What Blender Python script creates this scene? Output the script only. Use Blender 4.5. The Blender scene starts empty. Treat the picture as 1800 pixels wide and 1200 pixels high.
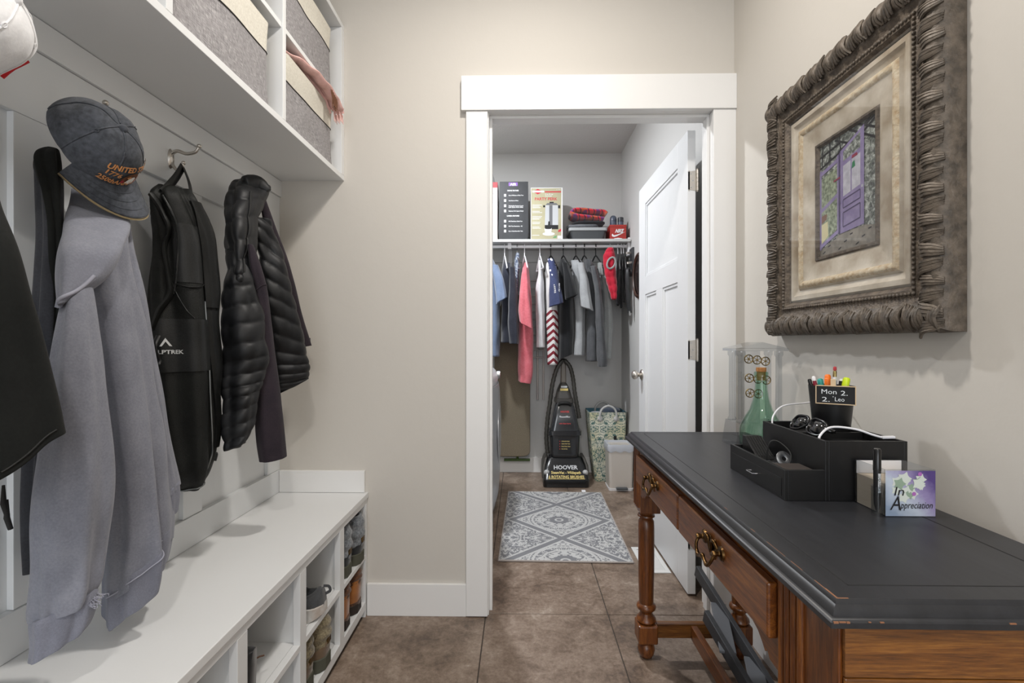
import bpy, bmesh, math, random
from mathutils import Vector, Matrix, noise
random.seed(7)
sc = bpy.context.scene
COL = sc.collection
PI = math.pi
R = math.radians

# ------------------------------------------------------------------ camera
EYE = 1.115
YAW = math.atan(14 / 850)
cd = bpy.data.cameras.new('camera')
cd.sensor_width = 36.0
cd.lens = 36.0 * 850 / 1800
cd.clip_start = 0.02
cam = bpy.data.objects.new('camera', cd)
cam.location = (0, 0, EYE)
cam.rotation_euler = (R(90), 0, YAW)
COL.objects.link(cam)
sc.camera = cam

# ------------------------------------------------------------------ world, lights, exposure
w = bpy.data.worlds.new('world')
sc.world = w
w.use_nodes = True
w.node_tree.nodes['Background'].inputs[0].default_value = (0.80, 0.88, 1.0, 1)
w.node_tree.nodes['Background'].inputs[1].default_value = 1.0
sc.view_settings.view_transform = 'Standard'
sc.view_settings.look = 'None'
sc.view_settings.gamma = 1.0
sc.view_settings.use_curve_mapping = False
sc.view_settings.exposure = 0.22


def area(name, loc, rot, sx, sy, power, col, shape='RECTANGLE'):
    l = bpy.data.lights.new(name, 'AREA')
    l.shape = shape
    l.size = sx
    l.size_y = sy
    l.energy = power
    l.color = col
    o = bpy.data.objects.new(name, l)
    o.location = loc
    o.rotation_euler = rot
    COL.objects.link(o)
    return o


# added fill light behind the camera, set in the made-up rear window
area('rear_fill', (-0.05, -2.93, 1.35), (R(90), 0, 0), 1.5, 2.1, 36, (0.93, 0.96, 1.0))
# recessed ceiling cans (the lamps themselves are built further down)
CANS = [(0.02, 1.12, 2.70, 17), (0.15, -0.75, 2.70, 19), (-0.40, 2.92, 2.70, 34)]
for i, (x, y, z, p) in enumerate(CANS):
    area('can_light', (x, y, z), (0, 0, 0), 0.13, 0.13, p, (1.0, 0.95, 0.89) if i < 2 else (0.93, 0.96, 1.0), 'DISK')

# ------------------------------------------------------------------ survey: a photo point (1800x1200) at a known plane -> metres
CT, ST = math.cos(YAW), math.sin(YAW)


def sv(px, py, x=None, y=None, z=None):
    u, v = (px - 900) / 850, (600 - py) / 850
    d = Vector((u * CT - ST, u * ST + CT, v))
    o = Vector((0, 0, EYE))
    t = x / d.x if x is not None else (y / d.y if y is not None else (z - EYE) / d.z)
    return o + d * t


# ------------------------------------------------------------------ materials
MATS = {}


def nt(name):
    m = bpy.data.materials.new(name)
    m.use_nodes = True
    n = m.node_tree
    b = n.nodes['Principled BSDF']
    MATS[name] = m
    return m, n, b


def srgb(h):
    if isinstance(h, str):
        h = h.lstrip('#')
        c = [int(h[i:i + 2], 16) / 255 for i in (0, 2, 4)]
        return tuple(x / 12.92 if x <= 0.04045 else ((x + 0.055) / 1.055) ** 2.4 for x in c) + (1,)
    return tuple(h) + (1,)


def coords(n, scale=(1, 1, 1), kind='Object'):
    tc = n.nodes.new('ShaderNodeTexCoord')
    mp = n.nodes.new('ShaderNodeMapping')
    mp.inputs['Scale'].default_value = scale
    n.links.new(tc.outputs[kind], mp.inputs[0])
    return mp.outputs[0]


def noise_tex(n, vec, scale, detail=4, rough=0.55, dist=0.0):
    t = n.nodes.new('ShaderNodeTexNoise')
    t.inputs['Scale'].default_value = scale
    t.inputs['Detail'].default_value = detail
    t.inputs['Roughness'].default_value = rough
    t.inputs['Distortion'].default_value = dist
    if vec is not None:
        n.links.new(vec, t.inputs['Vector'])
    return t


def ramp(n, fac, stops):
    r = n.nodes.new('ShaderNodeValToRGB')
    e = r.color_ramp.elements
    e[0].position, e[0].color = stops[0][0], srgb(stops[0][1])
    e[1].position, e[1].color = stops[-1][0], srgb(stops[-1][1])
    for p, c in stops[1:-1]:
        k = e.new(p)
        k.color = srgb(c)
    n.links.new(fac, r.inputs[0])
    return r.outputs[0]


def bump(n, b, height, strength, dist=0.002):
    bp = n.nodes.new('ShaderNodeBump')
    bp.inputs['Strength'].default_value = strength
    bp.inputs['Distance'].default_value = dist
    n.links.new(height, bp.inputs['Height'])
    n.links.new(bp.outputs[0], b.inputs['Normal'])
    return bp


def M(name, col, rough=0.6, metal=0.0, var=None, vscale=8, bscale=None, bstr=0.2, bdist=0.001, scale=(1, 1, 1), spec=0.5,
      sheen=0.0, coat=0.0, detail=4):
    """plain procedural material: colour (optionally varied by noise to a second colour) + noise relief"""
    m, n, b = nt(name)
    b.inputs['Roughness'].default_value = rough
    b.inputs['Metallic'].default_value = metal
    b.inputs['Specular IOR Level'].default_value = spec
    if sheen:
        b.inputs['Sheen Weight'].default_value = sheen
    if coat:
        b.inputs['Coat Weight'].default_value = coat
        b.inputs['Coat Roughness'].default_value = 0.15
    b.inputs['Base Color'].default_value = srgb(col)
    v = coords(n, scale)
    if var:
        t = noise_tex(n, v, vscale, detail)
        n.links.new(ramp(n, t.outputs[0], [(0.32, col), (0.68, var)]), b.inputs['Base Color'])
    if bscale:
        t2 = noise_tex(n, v, bscale, 3)
        bump(n, b, t2.outputs[0], bstr, bdist)
    return m


def wood(name, c1, c2, c3, axis='y', rough=0.32, gs=9.0):
    m, n, b = nt(name)
    s = {'x': (0.6, 12, 12), 'y': (12, 0.6, 12), 'z': (12, 12, 0.6)}[axis]
    v = coords(n, s)
    t1 = noise_tex(n, v, gs * 0.55, 6, 0.65, 1.2)
    t2 = noise_tex(n, v, gs * 4.5, 5, 0.7, 0.3)
    mx = n.nodes.new('ShaderNodeMath')
    mx.operation = 'MULTIPLY_ADD'
    mx.inputs[1].default_value = 0.45
    n.links.new(t2.outputs[0], mx.inputs[0])
    m2 = n.nodes.new('ShaderNodeMath')
    m2.operation = 'MULTIPLY'
    m2.inputs[1].default_value = 0.55
    n.links.new(t1.outputs[0], m2.inputs[0])
    n.links.new(m2.outputs[0], mx.inputs[2])
    n.links.new(ramp(n, mx.outputs[0], [(0.36, c1), (0.5, c2), (0.62, c3)]), b.inputs['Base Color'])
    b.inputs['Roughness'].default_value = rough
    b.inputs['Coat Weight'].default_value = 0.25
    b.inputs['Coat Roughness'].default_value = 0.25
    bump(n, b, mx.outputs[0], 0.12, 0.001)
    return m


def thin_glass(name, tint, ior=1.45, rough=0.02, strength=1.0):
    """clear pane or vessel: passes light straight through, mirrors by Fresnel"""
    m = bpy.data.materials.new(name)
    m.use_nodes = True
    n = m.node_tree
    n.nodes.remove(n.nodes['Principled BSDF'])
    tr = n.nodes.new('ShaderNodeBsdfTransparent')
    tr.inputs[0].default_value = srgb(tint)
    gl = n.nodes.new('ShaderNodeBsdfGlossy')
    gl.inputs['Roughness'].default_value = rough
    fr = n.nodes.new('ShaderNodeFresnel')
    fr.inputs[0].default_value = ior
    mu = n.nodes.new('ShaderNodeMath')
    mu.operation = 'MULTIPLY'
    mu.inputs[1].default_value = strength
    ge = n.nodes.new('ShaderNodeNewGeometry')        # mirror only at the outer face of the pane
    iv = n.nodes.new('ShaderNodeMath')
    iv.operation = 'SUBTRACT'
    iv.inputs[0].default_value = strength
    n.links.new(ge.outputs['Backfacing'], iv.inputs[1])
    iv.use_clamp = True
    n.links.new(fr.outputs[0], mu.inputs[0])
    n.links.new(iv.outputs[0], mu.inputs[1])
    mx = n.nodes.new('ShaderNodeMixShader')
    n.links.new(mu.outputs[0], mx.inputs[0])
    n.links.new(tr.outputs[0], mx.inputs[1])
    n.links.new(gl.outputs[0], mx.inputs[2])
    n.links.new(mx.outputs[0], n.nodes['Material Output'].inputs[0])
    MATS[name] = m
    return m


class E:
    """tiny expression builder for math nodes"""
    n = None

    def __init__(s, o):
        s.o = o

    @staticmethod
    def op(kind, *a):
        k = E.n.nodes.new('ShaderNodeMath')
        k.operation = kind
        for i, v in enumerate(a):
            if isinstance(v, E):
                E.n.links.new(v.o, k.inputs[i])
            else:
                k.inputs[i].default_value = v
        return E(k.outputs[0])

    def __add__(s, b): return E.op('ADD', s, b)
    def __radd__(s, b): return E.op('ADD', s, b)
    def __sub__(s, b): return E.op('SUBTRACT', s, b)
    def __rsub__(s, b): return E.op('SUBTRACT', b, s)
    def __mul__(s, b): return E.op('MULTIPLY', s, b)
    def __rmul__(s, b): return E.op('MULTIPLY', s, b)
    def __truediv__(s, b): return E.op('DIVIDE', s, b)
    def __gt__(s, b): return E.op('GREATER_THAN', s, b)
    def __lt__(s, b): return E.op('LESS_THAN', s, b)
    def abs(s): return E.op('ABSOLUTE', s)
    def sin(s): return E.op('SINE', s)
    def sqrt(s): return E.op('SQRT', s)
    def pingpong(s, k): return E.op('PINGPONG', s, k)


def emax(a, b): return E.op('MAXIMUM', a, b)
def emin(a, b): return E.op('MINIMUM', a, b)


def xyz(n, kind='Object'):
    tc = n.nodes.new('ShaderNodeTexCoord')
    s = n.nodes.new('ShaderNodeSeparateXYZ')
    n.links.new(tc.outputs[kind], s.inputs[0])
    return E(s.outputs[0]), E(s.outputs[1]), E(s.outputs[2])


def combine(n, x, y, z):
    c = n.nodes.new('ShaderNodeCombineXYZ')
    for i, v in enumerate((x, y, z)):
        if isinstance(v, E):
            n.links.new(v.o, c.inputs[i])
        else:
            c.inputs[i].default_value = v
    return c.outputs[0]


def mixcol(n, fac, a, b):
    m = n.nodes.new('ShaderNodeMix')
    m.data_type = 'RGBA'
    n.links.new(fac.o if isinstance(fac, E) else fac, m.inputs[0])
    for i, v in ((6, a), (7, b)):
        if isinstance(v, (str, tuple)):
            m.inputs[i].default_value = srgb(v)
        else:
            n.links.new(v, m.inputs[i])
    return m.outputs[2]


# ------------------------------------------------------------------ geometry builder
class G:
    def __init__(s):
        s.v, s.f, s.mi = [], [], []
        s.cur = 0

    def add(s, vs, fs):
        o = len(s.v)
        s.v += [tuple(p) for p in vs]
        s.f += [tuple(i + o for i in f) for f in fs]
        s.mi += [s.cur] * len(fs)
        return s

    def box(s, x0, x1, y0, y1, z0, z1):
        vs = [(x, y, z) for z in (z0, z1) for y in (y0, y1) for x in (x0, x1)]
        return s.add(vs, [(0, 2, 3, 1), (4, 5, 7, 6), (0, 1, 5, 4), (2, 6, 7, 3), (0, 4, 6, 2), (1, 3, 7, 5)])

    def obox(s, c, ax, ay, az):
        """oriented box: centre and three half-axis vectors"""
        c, ax, ay, az = map(Vector, (c, ax, ay, az))
        vs = [c + ax * i + ay * j + az * k for k in (-1, 1) for j in (-1, 1) for i in (-1, 1)]
        return s.add(vs, [(0, 2, 3, 1), (4, 5, 7, 6), (0, 1, 5, 4), (2, 6, 7, 3), (0, 4, 6, 2), (1, 3, 7, 5)])

    def bar(s, p, q, w, h, up=(0, 0, 1)):
        p, q = Vector(p), Vector(q)
        d = (q - p).normalized()
        side = d.cross(Vector(up))
        if side.length < 1e-4:
            side = d.cross(Vector((1, 0, 0)))
        side.normalize()
        u = side.cross(d).normalized()
        return s.obox((p + q) / 2, (q - p) / 2, side * (w / 2), u * (h / 2))

    def loft(s, rings, cap0=True, cap1=True, closed=True):
        o = len(s.v)
        n = len(rings[0])
        vs = [p for r in rings for p in r]
        fs = []
        m = n if closed else n - 1
        for i in range(len(rings) - 1):
            for j in range(m):
                a, b = i * n + j, i * n + (j + 1) % n
                fs.append((a, b, b + n, a + n))
        if cap0 and closed:
            fs.append(tuple(reversed(range(n))))
        if cap1 and closed:
            k = (len(rings) - 1) * n
            fs.append(tuple(range(k, k + n)))
        return s.add(vs, fs)

    def tube(s, pts, r, n=8, closed=False, flat=None, cap=True, up=(0, 0, 1)):
        """round (or flat: (w, h) factors) tube along points; r may be a list"""
        pts = [Vector(p) for p in pts]
        N = len(pts)
        rr = r if isinstance(r, (list, tuple)) else [r] * N
        rings = []
        prev = None
        for i, p in enumerate(pts):
            if closed:
                t = pts[(i + 1) % N] - pts[i - 1]
            else:
                t = pts[min(i + 1, N - 1)] - pts[max(i - 1, 0)]
            t.normalize()
            if prev is None:
                a = t.cross(Vector(up))
                if a.length < 1e-3:
                    a = t.cross(Vector((1, 0, 0)))
            else:
                a = prev - t * prev.dot(t)
            a.normalize()
            prev = a
            b = t.cross(a)
            fw, fh = flat or (1, 1)
            rings.append([p + a * (rr[i] * fw * math.cos(2 * PI * k / n)) + b * (rr[i] * fh * math.sin(2 * PI * k / n)) for k in range(n)])
        if closed:
            rings.append(rings[0])
            return s.loft(rings, False, False)
        return s.loft(rings, cap, cap)

    def lathe(s, prof, c=(0, 0, 0), n=24, axis='z', cap=True, sx=1, sy=1):
        rings = []
        for r, z in prof:
            ring = []
            for k in range(n):
                a = 2 * PI * k / n
                u, v = r * math.cos(a) * sx, r * math.sin(a) * sy
                p = {'z': (u, v, z), 'x': (z, u, v), 'y': (v, z, u)}[axis]
                ring.append((c[0] + p[0], c[1] + p[1], c[2] + p[2]))
            rings.append(ring)
        return s.loft(rings, cap, cap)

    def prism(s, poly, axis, a, b):
        """extrude a 2-D outline along an axis: poly in the other two axes (in xyz order)"""
        def p3(q, t):
            return {'x': (t, q[0], q[1]), 'y': (q[0], t, q[1]), 'z': (q[0], q[1], t)}[axis]
        n = len(poly)
        vs = [p3(q, a) for q in poly] + [p3(q, b) for q in poly]
        fs = [tuple(range(n))[::-1], tuple(range(n, 2 * n))]
        fs += [(i, (i + 1) % n, (i + 1) % n + n, i + n) for i in range(n)]
        return s.add(vs, fs)

    def quad(s, a, b, c, d):
        return s.add([a, b, c, d], [(0, 1, 2, 3)])

    def sphere(s, c, r, nu=16, nv=10, sc3=(1, 1, 1)):
        rings = []
        for i in range(1, nv):
            t = PI * i / nv
            rings.append([(c[0] + r * sc3[0] * math.sin(t) * math.cos(2 * PI * k / nu), c[1] + r * sc3[1] * math.sin(t) * math.sin(2 * PI * k / nu),
                           c[2] - r * sc3[2] * math.cos(t)) for k in range(nu)])
        return s.loft(rings, True, True)

    def build(s, name, mat, parent=None, smooth=None, bevel=0, local=False, seg=2, sub=0, solid=0, norm=True):
        me = bpy.data.meshes.new(name)
        me.from_pydata(s.v, [], s.f)
        mats = mat if isinstance(mat, (list, tuple)) else [mat]
        for m in mats:
            me.materials.append(MATS[m])
        if len(mats) > 1:
            me.polygons.foreach_set('material_index', s.mi)
        if norm:
            bm = bmesh.new()
            bm.from_mesh(me)
            bmesh.ops.recalc_face_normals(bm, faces=bm.faces)
            bm.to_mesh(me)
            bm.free()
        o = bpy.data.objects.new(name, me)
        COL.objects.link(o)
        if parent is not None:
            o.parent = parent
            if not local:
                o.matrix_parent_inverse = Matrix.Translation(-parent.location)
        if smooth is not None:
            me.polygons.foreach_set('use_smooth', [True] * len(me.polygons))
            if smooth < 180:
                me.set_sharp_from_angle(angle=R(smooth))
        if bevel:
            b = o.modifiers.new('bevel', 'BEVEL')
            b.width = bevel
            b.segments = seg
            b.limit_method = 'ANGLE'
            b.angle_limit = R(40)
        if solid:
            k = o.modifiers.new('solid', 'SOLIDIFY')
            k.thickness = solid
            k.offset = 0
        if sub:
            k = o.modifiers.new('sub', 'SUBSURF')
            k.levels = sub
            k.render_levels = sub
        return o


def tag(o, label, cat, group=None):
    o['label'] = label
    o['category'] = cat
    if group:
        o['group'] = group
    return o


def thing(name, label, cat, loc=(0, 0, 0), group=None):
    o = bpy.data.objects.new(name, None)
    o.empty_display_size = 0.05
    o.location = loc
    COL.objects.link(o)
    return tag(o, label, cat, group)


def struct(o):
    o['kind'] = 'structure'
    return o


def sempty(name, loc=(0, 0, 0)):
    o = bpy.data.objects.new(name, None)
    o.empty_display_size = 0.05
    o.location = loc
    COL.objects.link(o)
    return struct(o)


def copytree(o, parent=None, delta=None):
    c = o.copy()
    COL.objects.link(c)
    if parent is not None:
        mpi = o.matrix_parent_inverse.copy()
        c.parent = parent
        c.matrix_parent_inverse = mpi
    if delta is not None:
        c.location = o.location + Vector(delta)
    for ch in [x for x in bpy.data.objects if x.parent == o]:
        copytree(ch, c)
    return c


def lerp(a, b, t): return a + (b - a) * t


def catmull(P, t):
    """P: list of tuples, t in 0..1"""
    n = len(P) - 1
    f = min(max(t, 0), 1) * n
    i = min(int(f), n - 1)
    u = f - i
    p0, p1, p2, p3 = P[max(i - 1, 0)], P[i], P[i + 1], P[min(i + 2, n)]
    out = []
    for a, b, c, d in zip(p0, p1, p2, p3):
        out.append(0.5 * (2 * b + (c - a) * u + (2 * a - 5 * b + 4 * c - d) * u * u + (3 * b - a - 3 * c + d) * u ** 3))
    return out


def curve(P, n):
    return [Vector(catmull(P, i / (n - 1))) for i in range(n)]


def text_mesh(s, size=1.0, bold=0.0, font=None):
    """flat lettering as (verts2d, faces), left aligned at the origin"""
    c = bpy.data.curves.new('lettering', 'FONT')
    c.body = s
    c.size = size
    c.offset = bold
    c.resolution_u = 2
    c.fill_mode = 'FRONT'
    o = bpy.data.objects.new('lettering', c)
    COL.objects.link(o)
    dg = bpy.context.evaluated_depsgraph_get()
    me = o.evaluated_get(dg).to_mesh()
    vs = [(v.co.x, v.co.y) for v in me.vertices]
    fs = [tuple(p.vertices) for p in me.polygons]
    o.evaluated_get(dg).to_mesh_clear()
    bpy.data.objects.remove(o)
    bpy.data.curves.remove(c)
    return vs, fs


def lettering(s, fn, mat, parent, width=None, height=None, bold=0.0, name='lettering', g=None):
    """map lettering through fn(u, v): u 0..1 along the line, v 0..1 of the cap height; g collects several lines in one part"""
    vs, fs = text_mesh(s, 1.0, bold)
    if not vs:
        return None
    x0 = min(v[0] for v in vs)
    x1 = max(v[0] for v in vs)
    H = 0.72
    out = [fn((x - x0) / (x1 - x0), y / H) for x, y in vs]
    if g is not None:
        g.add(out, fs)
        return None
    return G().add(out, fs).build(name, mat, parent, norm=False)


# ------------------------------------------------------------------ soft goods: hanging cloth lofted from surveyed outlines
class Hang:
    """rows: (photo row, left, right, plane value, half depth); plane 'x' or 'y' is the vertical plane the cloth hangs in"""

    def __init__(s, rows, plane='x', folds=(), wall=None, tilt=(0, 0), quilt=None, wr=(0.004, 9), sq=0.8, seed=0, wall_y=None):
        s.rows, s.plane, s.folds, s.wall, s.tilt, s.quilt, s.wr, s.sq, s.seed, s.wall_y = rows, plane, folds, wall, tilt, quilt, wr, sq, seed, wall_y

    def row(s, t):
        return catmull(s.rows, t)

    def pt(s, th, t, off=0.0):
        py, L, Rr, d, b = s.row(t)
        c = sv((L + Rr) / 2, py, **{s.plane: d})
        dep = -c.x * ST + c.y * CT
        a = max((Rr - L) / 2 / 850 * dep, 0.0005)
        ray = Vector((c.x, c.y, 0)).normalized()
        e = Vector((ray.y, -ray.x, 0))
        a = a * abs(e.x * CT + e.y * ST)
        co, si = math.cos(th), math.sin(th)
        q = s.sq
        cs = math.copysign(abs(co) ** q, co)
        ss = math.copysign(abs(si) ** q, si)
        f = 0
        for k, amp, ph, tw, p in s.folds:
            f += amp * math.sin(k * th + ph + tw * t) * (t ** p)
        if s.quilt:
            nq, am, sk = s.quilt
            f += am * (abs(math.sin(PI * (nq * t + sk * co))) ** 0.6 - 0.5)
        tz = lerp(s.tilt[0], s.tilt[1], t) * co
        p = c + e * (a * cs) - ray * (b * ss)
        nrm = (e * (co * b) - ray * (si * a))
        if nrm.length > 0:
            nrm.normalize()
        w = noise.noise(Vector((p.x * s.wr[1] + s.seed, p.y * s.wr[1], c.z * s.wr[1] * 0.6))) * s.wr[0] * 2
        p = p + nrm * (f * (0.25 + 0.75 * abs(si)) + w + off)
        p.z += tz
        if s.wall is not None:
            p.x = max(p.x, s.wall + off * 0.5)
        if s.wall_y is not None:
            p.y = min(p.y, s.wall_y)
        return p

    def pix(s, px, py, off=0.002):
        """point on the front of the cloth seen at a photo position"""
        lo, hi = 0.0, 1.0
        for _ in range(24):
            m = (lo + hi) / 2
            if s.row(m)[0] < py:
                lo = m
            else:
                hi = m
        t = (lo + hi) / 2
        r = s.row(t)
        k = ((px - (r[1] + r[2]) / 2) / max((r[2] - r[1]) / 2, 1e-3))
        k = max(-0.999, min(0.999, k))
        cs = math.copysign(abs(k) ** (1 / s.sq), k)
        return s.pt(math.acos(cs), t, off)

    def geo(s, g=None, n=72, m=80, t0=0.0, t1=1.0, cap=True, lip=0.0, off=0.0):
        g = g or G()
        rings = [[s.pt(2 * PI * k / n, lerp(t0, t1, i / (m - 1)), off) for k in range(n)] for i in range(m)]
        if lip:
            last = rings[-1]
            c = sum(last, Vector()) / n
            rings.append([p + (c - p).normalized() * 0.004 for p in last])
            rings.append([p + (c - p) * 0.12 + Vector((0, 0, lip)) for p in last])
            rings.append([p + (c - p) * 0.5 + Vector((0, 0, lip)) for p in last])
        g.loft(rings, cap, cap)
        return g

    def patch(s, th0, th1, t0, t1, off, n=24, m=24):
        rings = [[s.pt(lerp(th0, th1, k / (n - 1)), lerp(t0, t1, i / (m - 1)), off) for k in range(n)] for i in range(m)]
        return G().loft(rings, False, False, closed=False)

    def ribbon(s, pts, r, n=30, off=0.001, flat=(1, 1)):
        """a seam or zip laid on the cloth along photo points"""
        cps = [Vector(catmull(pts, i / (n - 1))) if False else catmull(pts, i / (n - 1)) for i in range(n)]
        return G().tube([s.pix(a, b, off) for a, b in cps], r, 6, flat=flat)

# ================================================================== materials
M('wall_paint', '#c9c4bc', 0.75, bscale=26, bstr=0.22, bdist=0.003, spec=0.3)
M('closet_paint', '#cbcac8', 0.75, bscale=26, bstr=0.2, bdist=0.003, spec=0.3)
M('ceiling_paint', '#c9c7c4', 0.85, bscale=70, bstr=0.6, bdist=0.004)
M('white_paint', '#e0e1e1', 0.42, bscale=60, bstr=0.04)
M('white_trim', '#e5e4e2', 0.38, bscale=60, bstr=0.03)
M('panel_paint', '#dadcdd', 0.45, bscale=60, bstr=0.03)
M('door_paint', '#dfe0e1', 0.4, bscale=70, bstr=0.05)
M('grout', '#4a433d', 0.9)
M('nickel', '#c4beb6', 0.32, 1.0)
M('steel', '#b9b9b9', 0.25, 1.0)
M('bronze', '#7a5c38', 0.32, 1.0, var='#2f2114', vscale=30)
M('black_gloss', '#0a0a0b', 0.2)
M('black_plastic', '#141415', 0.38)
M('black_rubber', '#161616', 0.7)
M('white_plastic', '#e8e8ea', 0.35)
M('lamp_trim', '#f2f2f0', 0.4)
M('shade_black', '#0c0c0c', 0.9)

m, n, b = nt('tile')
v = coords(n)
t1 = noise_tex(n, v, 4.0, 10, 0.68, 0.3)
t2 = noise_tex(n, v, 60, 6, 0.75, 0.2)
t3 = noise_tex(n, v, 14, 10, 0.75, 0.6)
E.n = n
f = E(t1.outputs[0]) * 0.42 + E(t2.outputs[0]) * 0.25 + E(t3.outputs[0]) * 0.33
c0 = ramp(n, f.o, [(0.41, '#5a4c42'), (0.47, '#756456'), (0.53, '#8a796b'), (0.58, '#9b8b7d'), (0.66, '#c6bbae')])
n.links.new(c0, b.inputs['Base Color'])
b.inputs['Roughness'].default_value = 0.42
bump(n, b, f.o, 0.25, 0.002)

wood('oak_y', '#3a1b08', '#6b3914', '#8d5520', 'y')
wood('oak_z', '#3a1b08', '#6b3914', '#8d5520', 'z')
wood('oak_x', '#43240c', '#75471a', '#936028', 'x')

# ================================================================== room shell
XL, XR, YB, YC, ZC = -1.0, 0.866, 1.97, 4.14, 2.72
YF = -3.0
fl = struct(G().box(-1.1, 0.97, YF, YC + 0.1, -0.06, -0.004).build('floor', 'grout'))
cols = [-1.09, -0.64, -0.14, 0.36, 0.96]
rows_ = [YF, -1.62, -0.42, 0.78, 1.982, YC]
for i in range(4):
    for j in range(len(rows_) - 1):
        g = G()
        a = 0.002
        g.box(cols[i] + a, cols[i + 1] - a, rows_[j] + a, rows_[j + 1] - a, -0.02, 0)
        G.build(g, 'floor_tile', 'tile', fl, bevel=0.0012, seg=1)

wl = struct(G().box(-1.1, XL, YF, YB, 0, ZC).build('wall_left', 'panel_paint'))
# board-and-batten on the left wall
G().box(XL, XL + 0.014, -0.4, YB, 1.565, 1.706).build('top_rail', 'panel_paint', wl, bevel=0.0012)
G().box(XL, XL + 0.022, -0.4, YB, 1.707, 1.771).build('shelf_cleat', 'white_paint', wl, bevel=0.001)
for y in (-0.025, 0.45, 0.925, 1.40, 1.875):
    G().box(XL, XL + 0.014, y, y + 0.085 if y < 1.8 else YB, 0.592, 1.5645).build('batten', 'panel_paint', wl, bevel=0.0012)
G().box(XL, XL + 0.018, -0.4, YB, 0.501, 0.591).build('lower_rail', 'panel_paint', wl, bevel=0.0012)

g = G()
g.box(-1.1, -0.146, YB, YB + 0.12, 0, ZC)
g.box(-0.146, 0.794, YB, YB + 0.12, 2.066, ZC)
g.box(0.794, XR + 0.1, YB, YB + 0.12, 0, ZC)
wb = struct(g.build('wall_back', 'wall_paint'))
wr_ = struct(G().box(XR, XR + 0.1, YF, YB, 0, ZC).build('wall_right', 'wall_paint'))
struct(G().box(XR, XR + 0.1, YB + 0.12, YC + 0.1, 0, ZC).build('wall_closet_right', 'closet_paint'))
struct(G().box(-1.1, XR, YC, YC + 0.1, 0, ZC).build('wall_closet_back', 'closet_paint'))
struct(G().box(-1.1, -1.0, YB + 0.12, YC, 0, ZC).build('wall_closet_left', 'closet_paint'))
struct(G().box(-1.1, XR + 0.1, YF, YC + 0.1, ZC, ZC + 0.1).build('ceiling', 'ceiling_paint'))
# end of the room behind the viewer, with a gap for the added fill window
g = G()
g.box(-1.1, -0.9, YF - 0.1, YF, 0, ZC)
g.box(0.8, XR + 0.1, YF - 0.1, YF, 0, ZC)
g.box(-0.9, 0.8, YF - 0.1, YF, 2.45, ZC)
g.box(-0.9, 0.8, YF - 0.1, YF, 0, 0.25)
struct(g.build('wall_front', 'wall_paint'))
wn = sempty('fill_window_1', (-0.05, YF, 0.25))  # unseen window, added to give the rear fill light a source
for x in (-0.9, -0.07, 0.76):
    G().box(x, x + 0.04, YF - 0.07, YF - 0.03, 0.25, 2.45).build('window_frame', 'white_trim', wn)
G().box(-0.9, 0.8, YF - 0.07, YF - 0.03, 0.25, 0.29).build('window_sill', 'white_trim', wn)
G().box(-0.9, 0.8, YF - 0.07, YF - 0.03, 2.41, 2.45).build('window_head', 'white_trim', wn)

thin_glass('window_glass', '#f4f7f8', 1.5, 0.0)
for x in (-0.86, -0.03):
    G().box(x, x + 0.79, YF - 0.052, YF - 0.048, 0.29, 2.41).build('window_pane', 'window_glass', wn)
# baseboards
struct(G().box(-0.622, -0.2185, YB - 0.014, YB, 0, 0.13).build('baseboard_back', 'white_trim', bevel=0.0015))
struct(G().box(XR - 0.014, XR, YF, YB, 0, 0.13).build('baseboard_right', 'white_trim', bevel=0.0015))
struct(G().box(-1.0, XR - 0.014, YC - 0.014, YC, 0, 0.128).build('baseboard_closet_back', 'white_trim', bevel=0.0015))
struct(G().box(XR - 0.014, XR, YB + 0.14, YC, 0, 0.128).build('baseboard_closet_right', 'white_trim', bevel=0.0015))

# door casing: legs, head, jambs and stops
struct(G().box(-0.218, -0.131, YB - 0.019, YB, 0.004, 2.0465).build('trim_1', 'white_trim', bevel=0.0015))
struct(G().box(0.776, XR, YB - 0.019, YB, 0.0, 2.0465).build('trim_2', 'white_trim', bevel=0.0015))
struct(G().box(-0.237, XR, YB - 0.026, YB, 2.047, 2.186).build('trim_3', 'white_trim', bevel=0.0015))
g = G()
g.box(-0.145, -0.127, YB, YB + 0.12, 0, 2.05)
g.box(-0.127, -0.115, YB + 0.035, YB + 0.075, 0, 2.04)
g.box(0.781, 0.793, YB, YB + 0.12, 0, 2.05)
g.box(0.769, 0.781, YB + 0.035, YB + 0.075, 0, 2.04)
g.box(-0.145, 0.793, YB, YB + 0.12, 2.052, 2.065)
g.box(-0.127, 0.781, YB + 0.035, YB + 0.075, 2.040, 2.052)
struct(g.build('trim_4', 'white_trim', bevel=0.001))

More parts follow.
